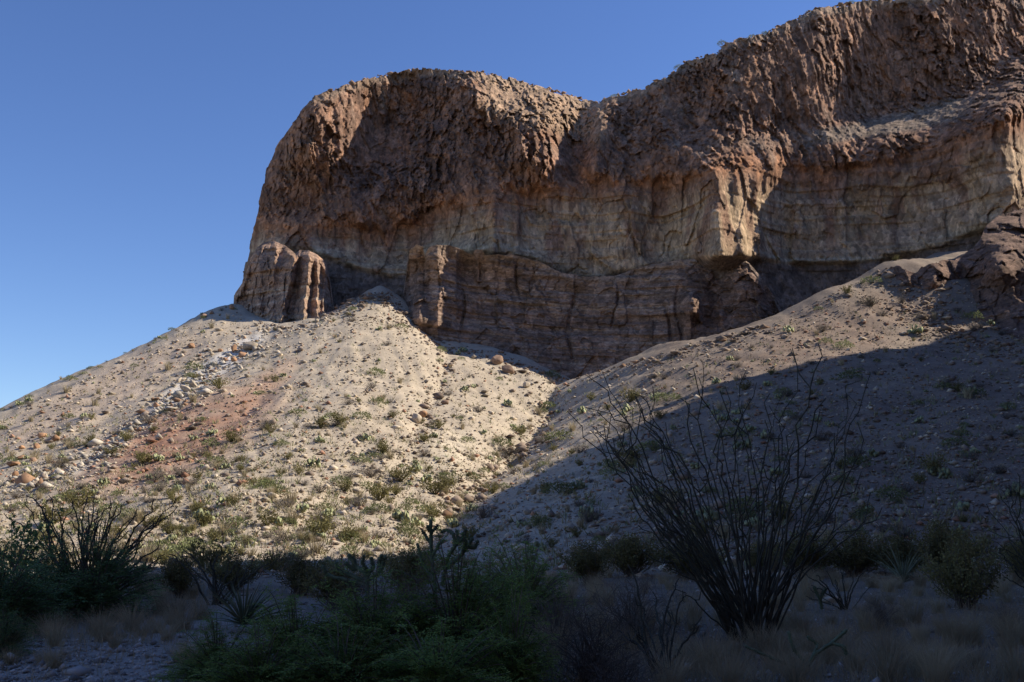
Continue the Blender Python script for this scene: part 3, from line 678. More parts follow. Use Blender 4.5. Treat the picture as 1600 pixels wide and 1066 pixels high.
G = np.stack(rows, 1); a, b = G.shape[:2]
ii, jj = np.meshgrid(np.arange(a - 1), np.arange(b - 1), indexing='ij')
q = np.stack([ii * b + jj, ii * b + jj + 1, (ii + 1) * b + jj + 1, (ii + 1) * b + jj], -1).reshape(-1, 4)
hc = np.repeat(C_DARK[None], a * b, 0) * (1 + .2 * fbm(G.reshape(-1, 3) / 6, 3))[:, None]
unseen_hill = link('canyon_wall', mesh_np('canyon_wall', G.reshape(-1, 3), q, M_HILL, hc)); tag(unseen_hill, kind='structure')

# added slope behind the view, unseen: cuts the sky light reaching the foreground
bx = np.linspace(-190, 26, 80); rows = []
for dy, h in ((-5, 0), (-6.5, .02), (-11, .08), (-18, .2), (-26, .36), (-33, .56), (-40, .75), (-46, .88), (-60, 1), (-90, .95), (-160, .4), (-230, 0)):
    cz_ = 32 * sstep(-190, -80, bx) + 4
    q = np.c_[bx, np.full(80, float(dy)), cz_ * h]; nn = fbm(q / 8.0, 4)
    q[:, 1] += nn * 2.0 * (h > .05); q[:, 2] += nn * 1.6 * (h > .02) - (1.5 if h == 0 else 0); rows.append(q)
G = np.stack(rows, 1); a, b = G.shape[:2]
ii, jj = np.meshgrid(np.arange(a - 1), np.arange(b - 1), indexing='ij')
q = np.stack([ii * b + jj, ii * b + jj + 1, (ii + 1) * b + jj + 1, (ii + 1) * b + jj], -1).reshape(-1, 4)
hc = np.repeat(np.array([[.27, .2, .15]]), a * b, 0) * (1 + .2 * fbm(G.reshape(-1, 3) / 6, 3))[:, None]
tag(link('unseen_hill', mesh_np('unseen_hill', G.reshape(-1, 3), q, M_HILL, hc)), kind='structure')

# ------------------------------------------------------------------ loose stones (too many to count)
def stone_field(name, P, size, cols, mat):
    """jittered eight-sided stones, one object"""
    n = len(P)
    o = np.array([[1, 0, 0], [0, 1, 0], [-1, 0, 0], [0, -1, 0], [0, 0, 1], [0, 0, -1]], float)
    v = o[None] * (1 + RNG.uniform(-.4, .4, (n, 6, 1))) + RNG.uniform(-.25, .25, (n, 6, 3))
    v *= np.stack([RNG.uniform(.7, 1.3, n), RNG.uniform(.7, 1.3, n), RNG.uniform(.4, .8, n)], -1)[:, None]
    th = RNG.uniform(0, 6.28, n); c, s_ = np.cos(th)[:, None], np.sin(th)[:, None]
    v = np.stack([v[..., 0] * c - v[..., 1] * s_, v[..., 0] * s_ + v[..., 1] * c, v[..., 2]], -1)
    v = v * size[:, None, None] * .5 + P[:, None]; v[..., 2] += (size * .12)[:, None]
    f = np.array([[0, 1, 4], [1, 2, 4], [2, 3, 4], [3, 0, 4], [1, 0, 5], [2, 1, 5], [3, 2, 5], [0, 3, 5]])
    F_ = (f[None] + (np.arange(n) * 6)[:, None, None]).reshape(-1, 3)
    return tag(link(name, mesh_np(name, v.reshape(-1, 3), F_, mat, np.repeat(cols, 6, 0))), kind='stuff')

def scatter_px(n, x0, x1, y0, y1, dens=None):
    px = RNG.uniform(x0, x1, n * 3); py = RNG.uniform(y0, y1, n * 3)
    if dens is not None:
        k = RNG.rand(len(px)) < dens(px, py); px, py = px[k], py[k]
    px, py = px[:n], py[:n]
    return px, py
def hit_fast(px, py):
    """like hit(), for many pixels"""
    px = np.asarray(px, float); py = np.asarray(py, float); out = np.full((len(px), 3), np.nan)
    ys_ = np.geomspace(6, 140, 330)
    for a in range(0, len(px), 4000):
        q = unproj(px[a:a + 4000, None], py[a:a + 4000, None], ys_[None])
        d = q[..., 2] - ground(q[..., 0].ravel(), q[..., 1].ravel()).reshape(q.shape[:2])
        b = d < 0; i = np.argmax(b, 1); ok = b.any(1) & (i > 0); r = np.arange(len(i)); i = np.maximum(i, 1)
        w = d[r, i - 1] / (d[r, i - 1] - d[r, i] + 1e-9)
        p = q[r, i - 1] * (1 - w[:, None]) + q[r, i] * w[:, None]
        p[~ok] = np.nan; out[a:a + 4000] = p
    ok = ~np.isnan(out[:, 0])
    out[ok, 2] = ground(out[ok, 0], out[ok, 1])
    return out
SKYL = interp([(-50, 665), (0, 648), (100, 600), (200, 556), (300, 506), (370, 484), (430, 508), (480, 502), (540, 478), (600, 458), (640, 490), (680, 535), (760, 550), (830, 568), (875, 595), (900, 592), (960, 580), (1040, 545), (1200, 504), (1300, 455), (1390, 405), (1430, 402), (1500, 400), (1600, 440), (1650, 500)])
def red_w(px, py):
    return np.clip(np.exp(-(((px - 270) * .91 + (py - 690) * -.41) / 150) ** 2 - (((px - 270) * .41 + (py - 690) * .91) / 42) ** 2) + .8 * np.exp(-(((px - 1290) * .955 - (py - 530) * .296) / 190) ** 2 - (((px - 1290) * .296 + (py - 530) * .955) / 45) ** 2), 0, 1)
px, py = scatter_px(44000, -30, 1630, 440, 905, lambda a, b: (b > SKYL(a) + 4) * .8)
P = hit_fast(px, py); ok = ~np.isnan(P[:, 0]) & (P[:, 1] > 26) & (P[:, 1] < 132); P = P[ok]; px = px[ok]; py = py[ok]
size = np.clip(RNG.lognormal(math.log(.115), .66, len(P)), .06, .85) * (P[:, 1] / 80) ** .4
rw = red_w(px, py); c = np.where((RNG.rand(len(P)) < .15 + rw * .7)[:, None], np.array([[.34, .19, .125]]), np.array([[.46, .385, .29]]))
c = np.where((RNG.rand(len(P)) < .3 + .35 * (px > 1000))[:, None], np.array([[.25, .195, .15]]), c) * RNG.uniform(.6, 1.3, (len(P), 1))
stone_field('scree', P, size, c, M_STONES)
# rubble: under the cliff foot, down the white streak and along the gully
Q = []
for n_, path, wd in ((300, [(1380, 415), (1420, 440), (1460, 470), (1490, 510)], 16), (500, [(520, 485), (570, 462), (600, 456), (640, 492)], 10), (900, [(395, 500), (440, 512), (520, 490), (640, 500), (690, 540), (780, 552), (870, 590), (1000, 565), (1100, 535), (1210, 505)], 9), (1150, [(420, 515), (380, 545), (330, 575), (290, 610), (240, 640), (170, 690), (110, 725), (20, 745)], 15),
                     (380, [(872, 596), (855, 640), (835, 670), (800, 708), (745, 752), (690, 795)], 14), (160, [(700, 550), (694, 590), (672, 640), (640, 690)], 12), (500, [(1390, 470), (1450, 492), (1500, 520), (1600, 545)], 16)):
    a_ = np.array(path, float); t_ = RNG.rand(n_) ** .85 * (len(a_) - 1)
    Q.append(np.c_[np.interp(t_, np.arange(len(a_)), a_[:, 0]) + RNG.normal(size=n_) * wd, np.interp(t_, np.arange(len(a_)), a_[:, 1]) + np.abs(RNG.normal(size=n_)) * wd * .8, np.full(n_, len(Q))])
Q = np.concatenate(Q); P = hit_fast(Q[:, 0], Q[:, 1]); ok = ~np.isnan(P[:, 0]) & (P[:, 1] < 131); P = P[ok]; Q = Q[ok]
size = np.clip(RNG.lognormal(math.log(.26), .6, len(P)), .1, 1.3)
c = np.where((Q[:, 2] == 3)[:, None], np.array([[.58, .51, .41]]), np.array([[.33, .25, .19]])); c = np.where((RNG.rand(len(P)) < .14)[:, None], np.array([[.36, .22, .135]]), c) * RNG.uniform(.65, 1.2, (len(P), 1))
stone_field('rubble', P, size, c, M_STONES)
px, py = scatter_px(14000, -20, 1620, 880, 1075, lambda a, b: np.where((a < 330) & (b > 1000), 1.0, np.where(a < 330, .08, .3)))
P = hit_fast(px, py); P = P[~np.isnan(P[:, 0])]; P = P[P[:, 1] < 34]
size = np.clip(RNG.lognormal(math.log(.025), .65, len(P)), .012, .18)
stone_field('gravel', P, size, np.array([[.42, .40, .37]]) * RNG.uniform(.4, 1.5, (len(P), 1)), M_STONES)

# broken stones lying along the cliff rim
u_ = RNG.uniform(492, 1600, 420); P = unproj(u_, rim_top(u_), cl_depth(u_, rim_top(u_)) + RNG.uniform(.1, 1.2, 420)); P[:, 2] -= RNG.uniform(-.05, .25, 420)
stone_field('rim_stones', P, np.clip(RNG.lognormal(math.log(.45), .5, 420), .2, 1.4), np.array([[.31, .20, .13]]) * RNG.uniform(.6, 1.3, (420, 1)), M_STONES)
# ------------------------------------------------------------------ boulders
import bmesh
def rock_mesh(name, seed, mat, dims=(1, 1, 1), cuts=9, sub=3):
    bm = bmesh.new(); bmesh.ops.create_icosphere(bm, subdivisions=sub, radius=1)
    v = np.array([q.co for q in bm.verts]); f = np.array([[q.index for q in p.verts] for p in bm.faces]); bm.free()
    rs = np.random.RandomState(seed)
    for _ in range(cuts):
        n = rs.normal(size=3); n /= np.linalg.norm(n); o = rs.uniform(.55, .85); d = v @ n - o
        v -= np.maximum(d, 0)[:, None] * n * .93
    v *= (1 + .10 * fbm(v * 1.6 + seed, 3) + .04 * fbm(v * 5 + seed, 2))[:, None]
    v = v * np.array(dims) * .5
    return mesh_np(name, v, f, mat)
ROCKS = {}
def rock(px, py, wpx, label, mat=None, hratio=.75, dims=None, group=None, name='boulder', tilt=0.0, P=None):
    mat = mat or M_ROCK
    P = hit([px], [py])[0] if P is None else P
    if np.isnan(P[0]): return None
    w = wpx * P[1] / F
    seed = len(ROCKS) + 3; ROCKS[seed] = 1
    me = rock_mesh(name, seed, mat, (w, w * .85, w * hratio) if dims is None else tuple(w * d for d in dims))
    o = link(name, me, None, (P[0], P[1], P[2] + w * hratio * .28), random.uniform(0, 1.2))
    if tilt: o.rotation_euler = (random.uniform(-.2, .2), tilt, random.uniform(0, .6))
    return tag(o, label, 'boulder', group)
B_ = [
 (776, 570, 26, 'reddish brown boulder, larger and left of the pair below the lower cliff', M_ROCK, .75),
 (794, 585, 23, 'dark brown boulder, lower right of the pair below the lower cliff', M_ROCK, .85),
 (823, 606, 14, 'pale rounded boulder to the right of and below the brown pair', M_ROCK_PALE, .9),
 (650, 660, 18, 'pale brown upright boulder at the middle of the sunlit cone', M_ROCK_PALE, 1.1),
 (661, 652, 17, 'orange weathered boulder just right of the pale upright one', M_ROCK_ORANGE, .7),
 (696, 632, 15, 'dark red boulder uphill of the orange weathered one', M_ROCK, .6),
 (392, 548, 27, 'large pale orange boulder topping the white rock streak', M_ROCK_PALE, .7),
 (379, 558, 14, 'small orange boulder tucked below the large pale orange one', M_ROCK_ORANGE, .85),
 (365, 552, 11, 'upright orange block left of the large pale orange boulder', M_ROCK_ORANGE, 1.5),
 (366, 566, 12, 'orange block below the upright one beside the white streak', M_ROCK_ORANGE, .8),
 (353, 566, 8, 'small reddish block among the white streak rubble', M_ROCK_ORANGE, .9),
 (299, 545, 13, 'lone orange boulder above the white rock streak', M_ROCK_ORANGE, .8),
 (244, 637, 10, 'small orange boulder below the pale leaning slabs', M_ROCK_ORANGE, 1.0),
 (239, 626, 7, 'tiny orange boulder below the pale leaning slabs, upper one', M_ROCK_ORANGE, .9),
 (66, 684, 15, 'orange boulder in the row on the far left slope, uppermost', M_ROCK_ORANGE, .75),
 (86, 690, 15, 'orange boulder at the right end of the far left row', M_ROCK_ORANGE, .95),
 (34, 702, 10, 'small orange boulder at the left end of the far left row', M_ROCK_ORANGE, .8),
 (57, 701, 11, 'orange boulder in the middle of the far left row', M_ROCK_ORANGE, 1.0),
 (22, 728, 22, 'long orange slab lying on the far left slope', M_ROCK_ORANGE, .45),
 (33, 719, 14, 'orange block above the long slab on the far left slope', M_ROCK_ORANGE, .75),
 (52, 722, 14, 'dull reddish boulder right of the long slab on the far left slope', M_ROCK, .6),
 (24, 744, 11, 'pale orange boulder below the long slab on the far left slope', M_ROCK_ORANGE, .9),
 (362, 484, 10, 'round boulder on the skyline beside the left rock outcrop', M_ROCK_ORANGE, .9),
 (318, 496, 12, 'dark boulder sitting on the skyline of the left ridge', M_ROCK, .6),
 (331, 491, 9, 'small dark boulder next to the skyline boulder of the left ridge', M_ROCK, .7),
 (1349, 506, 9, 'pale block on the gravelly shoulder of the right slope', M_ROCK_PALE, .7),
 (1413, 482, 9, 'orange block beside the upright dry plant on the right shoulder', M_ROCK_ORANGE, .6),
 (845, 633, 11, 'brown boulder at the head of the gully', M_ROCK, .7),
 (562, 797, 10, 'reddish boulder in the lower wash of the sunlit cone', M_ROCK, .7),
 (708, 545, 9, 'pale slab at the shaded foot of the lower cliff', M_ROCK_PALE, .4),
]
for b in B_: rock(b[0], b[1], b[2], b[3], b[4], b[5])
for (x, y, w, t, lb) in ((290, 613, 26, .5, 'broad pale slab leaning in the white rock streak'), (303, 606, 24, .75, 'tan slab leaning above the broad pale one in the streak'), (276, 622, 15, -.7, 'narrow pale slab standing at the foot of the white streak'),
                         (279, 598, 15, -.8, 'thin slab with a dark gap beside it in the white streak'), (286, 596, 12, -.6, 'small slab at the back of the leaning slabs in the streak')):
    rock(x, y, w, lb, M_ROCK_PALE, .5, (1, .8, .4), tilt=t)
for k in range(46):                                         # rubble of the white streak
    t_ = RNG.rand(); x = 410 - 190 * t_ + RNG.normal() * 8; y = 520 + 120 * t_ + RNG.normal() * 10
    rock(x, y, RNG.uniform(4, 9), 'pale angular block in the white rubble streak down the left slope', M_ROCK_PALE if RNG.rand() < .7 else M_ROCK_ORANGE, .7, group='pale blocks in the white rubble streak')
for k in range(40):                                         # blocks fallen round the outcrop foot
    x = RNG.uniform(395, 520); y = SKYL(x) + RNG.uniform(3, 22)
    rock(x, y, RNG.uniform(4, 9), 'small tan block fallen at the foot of the left rock outcrop', M_ROCK_PALE, .75, group='small blocks fallen below the left outcrop')
for (x, y, w, lb) in ((1566, 1019, 20, 'smooth white stone on the dark gravel at lower right'), (1262, 1028, 24, 'pale grey stone behind the low branching cactus'), (1232, 1030, 17, 'grey stone left of the pale one behind the low branching cactus'),
                      (1300, 942, 30, 'low pale rock beside the seedling ocotillo'), (68, 1046, 13, 'light cobble in the gravel wash, left of the darker cobbles'), (112, 1050, 11, 'light cobble in the gravel wash beside the dark one'),
                      (134, 1047, 16, 'dark cobble in the gravel wash'), (262, 1038, 14, 'pale flat cobble where the wash meets the green bush'), (156, 1040, 9, 'small white cobble at the far edge of the gravel wash')):
    rock(x, y, w, lb, M_ROCK_PALE, .5, name='stone')

# ------------------------------------------------------------------ plants on the slopes
def unit(n, up=0.0):
    d = RNG.normal(size=(n, 3)); d /= np.linalg.norm(d, axis=1)[:, None]; d[:, 2] = np.abs(d[:, 2]) + up
    return d / np.linalg.norm(d, axis=1)[:, None]
def m_pear(i):
    m = MB()
    th = np.arange(8) * math.pi / 4
    for k in range(random.randint(16, 26)):
        a = random.uniform(0, 6.28); r = random.uniform(0, .42) ; c = np.array([r * math.cos(a), r * math.sin(a), random.uniform(.06, .42) * (1 - .5 * r)])
        L, W, T = random.uniform(.12, .19), random.uniform(.085, .13), .022
        n = Vector((random.gauss(0, 1), random.gauss(0, 1), random.gauss(0, .35))).normalized(); upv = Vector((random.gauss(0, .35), random.gauss(0, .35), 1)).normalized()
        sd = np.array(n.cross(upv).normalized()); n = np.array(n); upv = np.array(upv)
        ring = c + np.cos(th)[:, None] * sd * W + np.sin(th)[:, None] * upv * L
        v = np.concatenate([ring, [c + n * T, c - n * T]]); j = np.arange(8); k2 = (j + 1) % 8
        m.add(v, np.concatenate([np.stack([j, k2, np.full(8, 8)], -1), np.stack([k2, j, np.full(8, 9)], -1)]))
    return m.mesh('prickly_pear', M_PEAR)
def m_bush(i, mat, n=420, leaf=.075, flat=.75, gap=0.0, name='shrub'):
    m = MB(); d = unit(n); lobes = unit(6)
    rr = RNG.uniform(.35, 1, n) ** .5 * .5 * (1 + .25 * fbm(d * 2.2 + i * 7, 2))
    c = d * rr[:, None] * np.array([1, 1, flat])
    if gap: k = fbm(c * 5 + i * 3, 2) > -gap; c = c[k]; d = d[k]
    m.leaves(c, d + RNG.normal(size=c.shape) * .6, RNG.normal(size=c.shape), leaf * RNG.uniform(.7, 1.4, len(c)), leaf * .6)
    for k in range(10):
        e = unit(1, .3)[0] * .42 * np.array([1, 1, flat]); m.tube([[0, 0, -.03], e * .5 + [0, 0, .03], e], [.012, .008, .004], 3)
    return m.mesh(name, mat)
def m_upright(i):
    m = MB(); 
    for k in range(26):
        a = random.uniform(0, 6.28); sp = random.uniform(.1, .55); h = random.uniform(.28, .62) * (1.15 - .5 * sp)
        e = np.array([sp * math.cos(a), sp * math.sin(a), h]); pt = np.array([[0, 0, -.03], e * .5 + RNG.normal(size=3) * .04, e])
        m.tube(pt, [.012, .008, .004], 3)
        t = RNG.uniform(.45, 1, 16)[:, None]; c = pt[0] * (1 - t) + e * t + RNG.normal(size=(16, 3)) * .05
        m.leaves(c, RNG.normal(size=(16, 3)) + [0, 0, .7], RNG.normal(size=(16, 3)), .08, .045)
    return m.mesh('creosote_bush', M_CREO)
def m_tuft(i, mat=M_GRASS, n=90, h=.5, spread=.55, w=.009, name='grass_tuft', k=4):
    a = RNG.uniform(0, 6.28, n); r = RNG.uniform(0, .13, n); L = h * RNG.uniform(.55, 1.1, n); s_ = spread * RNG.uniform(.15, 1, n)
    t = np.linspace(0, 1, k)[None, :, None]
    base_ = np.stack([r * np.cos(a), r * np.sin(a), np.full(n, -.03)], -1)[:, None]
    out = np.stack([np.cos(a + RNG.normal(size=n) * .3), np.sin(a + RNG.normal(size=n) * .3), np.zeros(n)], -1)[:, None]
    pts_ = base_ + out * (s_ * L)[:, None, None] * t ** 1.6 + np.array([0, 0, 1.0]) * L[:, None, None] * (t - .35 * (s_[:, None, None]) * t ** 2.5)
    m = MB(); m.blades(pts_, w * np.linspace(1, .25, k)[None] * np.ones((n, 1))); return m.mesh(name, mat)
def m_twigs(i, n=55, name='dry_shrub', mat=M_TWIG, flat=.8, r=.006):
    m = MB()
    for k in range(n):
        e = unit(1, .35)[0] * random.uniform(.35, .6) * np.array([1, 1, flat]); mid = e * .5 + RNG.normal(size=3) * .06
        m.tube([[0, 0, -.03], mid, e], [r * 1.6, r, r * .6], 3)
        for _ in range(3):
            s0 = mid + (e - mid) * random.random(); m.tube([s0, s0 + unit(1, .1)[0] * random.uniform(.08, .2)], [r * .7, r * .4], 3)
    return m.mesh(name, mat)
KIND = {
 'prickly_pear': ([m_pear(i) for i in range(6)], 'cactus', 'pale green prickly pear clump'),
 'shrub': ([m_bush(i, M_SHRUB, gap=.25) for i in range(5)], 'shrub', 'round green shrub'),
 'creosote_bush': ([m_upright(i) for i in range(5)], 'shrub', 'olive upright creosote bush'),
 'grass_tuft': ([m_tuft(i) for i in range(5)], 'grass tuft', 'dry straw grass tuft'),
 'dry_shrub': ([m_twigs(i) for i in range(5)], 'shrub', 'grey leafless twiggy shrub'),
}
for k in KIND:                                              # stand every mesh on its origin, one metre wide or so
    pass
SHADE = interp([(-50, 905), (560, 892), (640, 868), (700, 822), (760, 782), (830, 745), (890, 716), (950, 672), (1030, 642), (1120, 612), (1200, 580), (1280, 561), (1360, 556), (1420, 545), (1470, 528), (1700, 470)])
def zone(px, py):
    if py > SHADE(px):
        side = 'left of the tall ocotillo' if px < 960 else 'behind the tall ocotillo' if px < 1290 else 'beyond the tall ocotillo'
        return ('high' if py < 690 else 'low') + ' in shade ' + side
    if px > 900 or (px > 840 and py < 690): return 'on the sunlit shoulder of the right slope' if px > 1080 else 'on the sunlit right bank above the gully'
    if px < 360 and py < 770 - px * .55: return 'on the left ridge beyond the white rubble streak'
    if red_w(px, py) > .3 and px < 500: return 'on the patch of red scree'
    if py < 620: return 'high on the sunlit scree cone'
    if py < 740: return 'midway up the cone ' + ('right of the red scree' if px < 560 else 'beside the gully')
    return 'at the sunlit cone foot ' + ('behind the left ocotillo' if px < 270 else 'above the sotol rosette' if px < 470 else 'above the many armed cholla' if px < 620 else 'above the tall cholla')
def plant(kind, P, size, label, group=None, sz=1.0):
    ms, cat, _ = KIND[kind]
    o = link(kind, ms[RNG.randint(len(ms))], None, (P[0], P[1], P[2]), RNG.uniform(0, 6.28), (size, size, size * sz))
    return tag(o, label, cat, group)
def dens(px, py):
    f = sstep(480, 840, py); gully = np.exp(-((px - (880 - (py - 590) * .95)) / 26) ** 2) * (py > 585)
    rd = red_w(px, py) * (px < 500)
    d = np.where(py > SHADE(px), .22, .16 + .6 * f ** 1.6 + .5 * gully) * (1 - .6 * rd)
    clump = fbm(np.c_[px / 55.0, py / 30.0, px * 0 + 3], 3)
    d = d * np.clip(1 + 2.2 * clump, .12, 2.2)
    return d * (py > SKYL(px) + 6)
px, py = scatter_px(2200, -20, 1620, 450, 895, dens)
px, py = px[:980], py[:980]
P = hit_fast(px, py); ok = ~np.isnan(P[:, 0]) & (P[:, 1] > 27); px, py, P = px[ok], py[ok], P[ok]
cnt = {k: 0 for k in KIND}
for i in range(len(P)):
    low = sstep(560, 820, py[i])
    pr = np.array([.22, .14 + .08 * low, .13 + .04 * low, .30, .21]); k = list(KIND)[RNG.choice(5, p=pr / pr.sum())]
    if cnt[k] >= 290: continue
    cnt[k] += 1; z = zone(px[i], py[i]); lb = KIND[k][2] + ' ' + z
    sz_ = np.clip({'prickly_pear': .66, 'shrub': .95, 'creosote_bush': .95, 'grass_tuft': 1.0, 'dry_shrub': 1.0}[k] * RNG.lognormal(0, .38), .4, 2.0) * (.75 + .25 * P[i, 1] / 90)
    plant(k, P[i], sz_, lb, {'prickly_pear': 'prickly pears', 'shrub': 'green shrubs', 'creosote_bush': 'creosote bushes', 'grass_tuft': 'grass tufts', 'dry_shrub': 'twiggy shrubs'}[k] + ' ' + z)
for (x, y, w, k, hz, lb) in [
    (626, 513, 27, 'shrub', .7, 'wide low green shrub just below the tip of the scree cone'), (465, 648, 33, 'shrub', .7, 'wide grey green shrub alone halfway up the cone'), (688, 550, 22, 'shrub', 1, 'green shrub where the cone meets the lower cliff'), (686, 566, 15, 'shrub', 1, 'small green shrub just below the one by the lower cliff'),
    (862, 590, 30, 'shrub', 1, 'bright green shrub at the head of the gully below the cliff'), (1042, 627, 46, 'shrub', .8, 'broad green shrub on the sunlit edge of the right slope'), (876, 688, 54, 'shrub', .7, 'broad bright green shrub on the right bank of the gully'), (856, 642, 34, 'shrub', 1, 'green shrub in the upper gully'),
    (1318, 545, 32, 'shrub', 1, 'green shrub on the reddish shoulder of the right slope'), (1362, 446, 36, 'shrub', .9, 'green shrub below the knobbly right outcrop'), (1362, 478, 56, 'dry_shrub', .7, 'wide pale grey shrub below the green one on the right shoulder'), (1410, 476, 20, 'dry_shrub', 2.2, 'tall narrow dry plant standing by the right outcrop'),
    (1432, 523, 30, 'prickly_pear', 1, 'prickly pear clump at the shade edge of the right shoulder'), (1442, 500, 28, 'dry_shrub', 1.2, 'grey twiggy shrub above the prickly pear of the right shoulder'), (1520, 520, 18, 'dry_shrub', 2, 'upright dry plant against the shaded right outcrop'),
    (1232, 520, 20, 'prickly_pear', 1, 'prickly pear clump near the skyline of the right slope'), (875, 772, 62, 'shrub', .8, 'dark green shrub in the shade just past the gully mouth'), (960, 742, 44, 'shrub', .7, 'dark shrub in the shade uphill of the tall ocotillo, left side'), (1340, 728, 52, 'shrub', .8, 'dark shrub in the shade right of the tall ocotillo crown'),
    (1392, 780, 60, 'shrub', .8, 'wide dark shrub low on the shaded slope'), (1492, 697, 40, 'shrub', .9, 'dark shrub high on the shaded slope near the right edge'), (1478, 748, 30, 'prickly_pear', 1, 'prickly pear clump below the high shrub on the shaded slope'), (1224, 618, 30, 'shrub', 1, 'dark shrub just inside the shade edge'),
    (920, 812, 40, 'prickly_pear', 1.1, 'large cactus clump on the shaded slope left of the tall ocotillo'), (1020, 705, 56, 'shrub', .8, 'broad dark shrub in the shade behind the ocotillo stems'), (1520, 500, 34, 'shrub', 1, 'dark green shrub at the shaded foot of the right outcrop'),
    (1452, 425, 10, 'shrub', 1, 'tiny shrub on the rim above the right shoulder'), (1400, 408, 14, 'creosote_bush', 1, 'small yellow green bush on the skyline of the right shoulder'), (745, 532, 22, 'shrub', .8, 'dark shrub at the shaded foot of the lower cliff, left one'), (785, 540, 24, 'shrub', .8, 'dark shrub at the shaded foot of the lower cliff, middle one'),
    (860, 566, 20, 'shrub', .9, 'dark shrub at the shaded foot of the lower cliff, right one'), (545, 845, 46, 'creosote_bush', .8, 'olive bush with a prickly pear beside it at the cone foot'), (590, 800, 40, 'shrub', .9, 'grey green shrub in the lower wash of the cone'), (680, 775, 44, 'creosote_bush', 1, 'tall olive bush where the gully opens out'),
    (435, 823, 26, 'prickly_pear', 1.1, 'large prickly pear clump low on the cone'), (580, 745, 60, 'dry_shrub', .7, 'grey shrubs lining the small dark rill on the cone'), (1588, 775, 60, 'dry_shrub', .9, 'grey twiggy shrub low on the shaded slope at the right edge')]:
    p = hit([x], [y])[0]
    if np.isnan(p[0]): continue
    w_ = w * p[1] / F
    plant(k, p, w_ / ({'shrub': 1.0, 'creosote_bush': .95, 'dry_shrub': 1.0, 'prickly_pear': .95, 'grass_tuft': .6}[k]), lb, None, hz)
# seedlings and small tufts, too many to count
px, py = scatter_px(3600, -20, 1620, 470, 895, lambda a, b: dens(a, b) * 1.2 + .12 * (b > SKYL(a) + 4))
P = hit_fast(px, py); P = P[~np.isnan(P[:, 0]) & (P[:, 1] > 28) & (P[:, 1] < 130)]
n = len(P) * 7; B = np.repeat(P, 7, 0) + RNG.normal(size=(n, 3)) * [.10, .10, 0]; B[:, 2] = ground(B[:, 0], B[:, 1]) - .02
L_ = RNG.uniform(.12, .38, n); a_ = RNG.uniform(0, 6.28, n); ln = RNG.uniform(.2, 1.2, n); t_ = np.linspace(0, 1, 3)[None, :, None]
m = MB(); m.blades(B[:, None] + np.stack([np.cos(a_) * ln, np.sin(a_) * ln, np.ones(n)], -1)[:, None] * (L_[:, None, None] * t_), .02 * np.array([[1, .9, .3]]) * np.ones((n, 1)), np.repeat(np.where(RNG.rand(len(P), 1) < .55, [[.33, .29, .18]], [[.24, .25, .12]]), 7, 0))
tag(link('small_tufts', m.mesh('small_tufts', M_STONES)), kind='stuff')
# scrub and stones along the skyline of the left ridge
for k in range(54):
    x = RNG.uniform(-20, 372); p = hit([x], [SKYL(x) + RNG.uniform(-8, 4)])[0]
    if np.isnan(p[0]): continue
    kd = ('shrub', 'grass_tuft', 'dry_shrub', 'prickly_pear')[RNG.choice(4, p=[.3, .3, .3, .1])]
    plant(kd, p, RNG.uniform(.4, .95), KIND[kd][2] + ' on the skyline of the left ridge', {'prickly_pear': 'prickly pears', 'shrub': 'green shrubs', 'grass_tuft': 'grass tufts', 'dry_shrub': 'twiggy shrubs'}[kd] + ' on the left skyline')
# shrubs along the rims
for (x, y, Y) in ((1128, 66, 141), (1265, 19, 149), (1060, 104, 142.5), (1195, 52, 145), (960, 150, 143), (1330, 4, 152), (1175, 57, 144)):
    p = unproj(x, y, Y + .5); p[2] -= .35
    tag(link('shrub', KIND['shrub'][0][RNG.randint(5)], None, tuple(p), RNG.uniform(0, 6), 1.5), 'small shrub on the rim of the high right cliff', 'shrub', 'shrubs on the cliff rim')

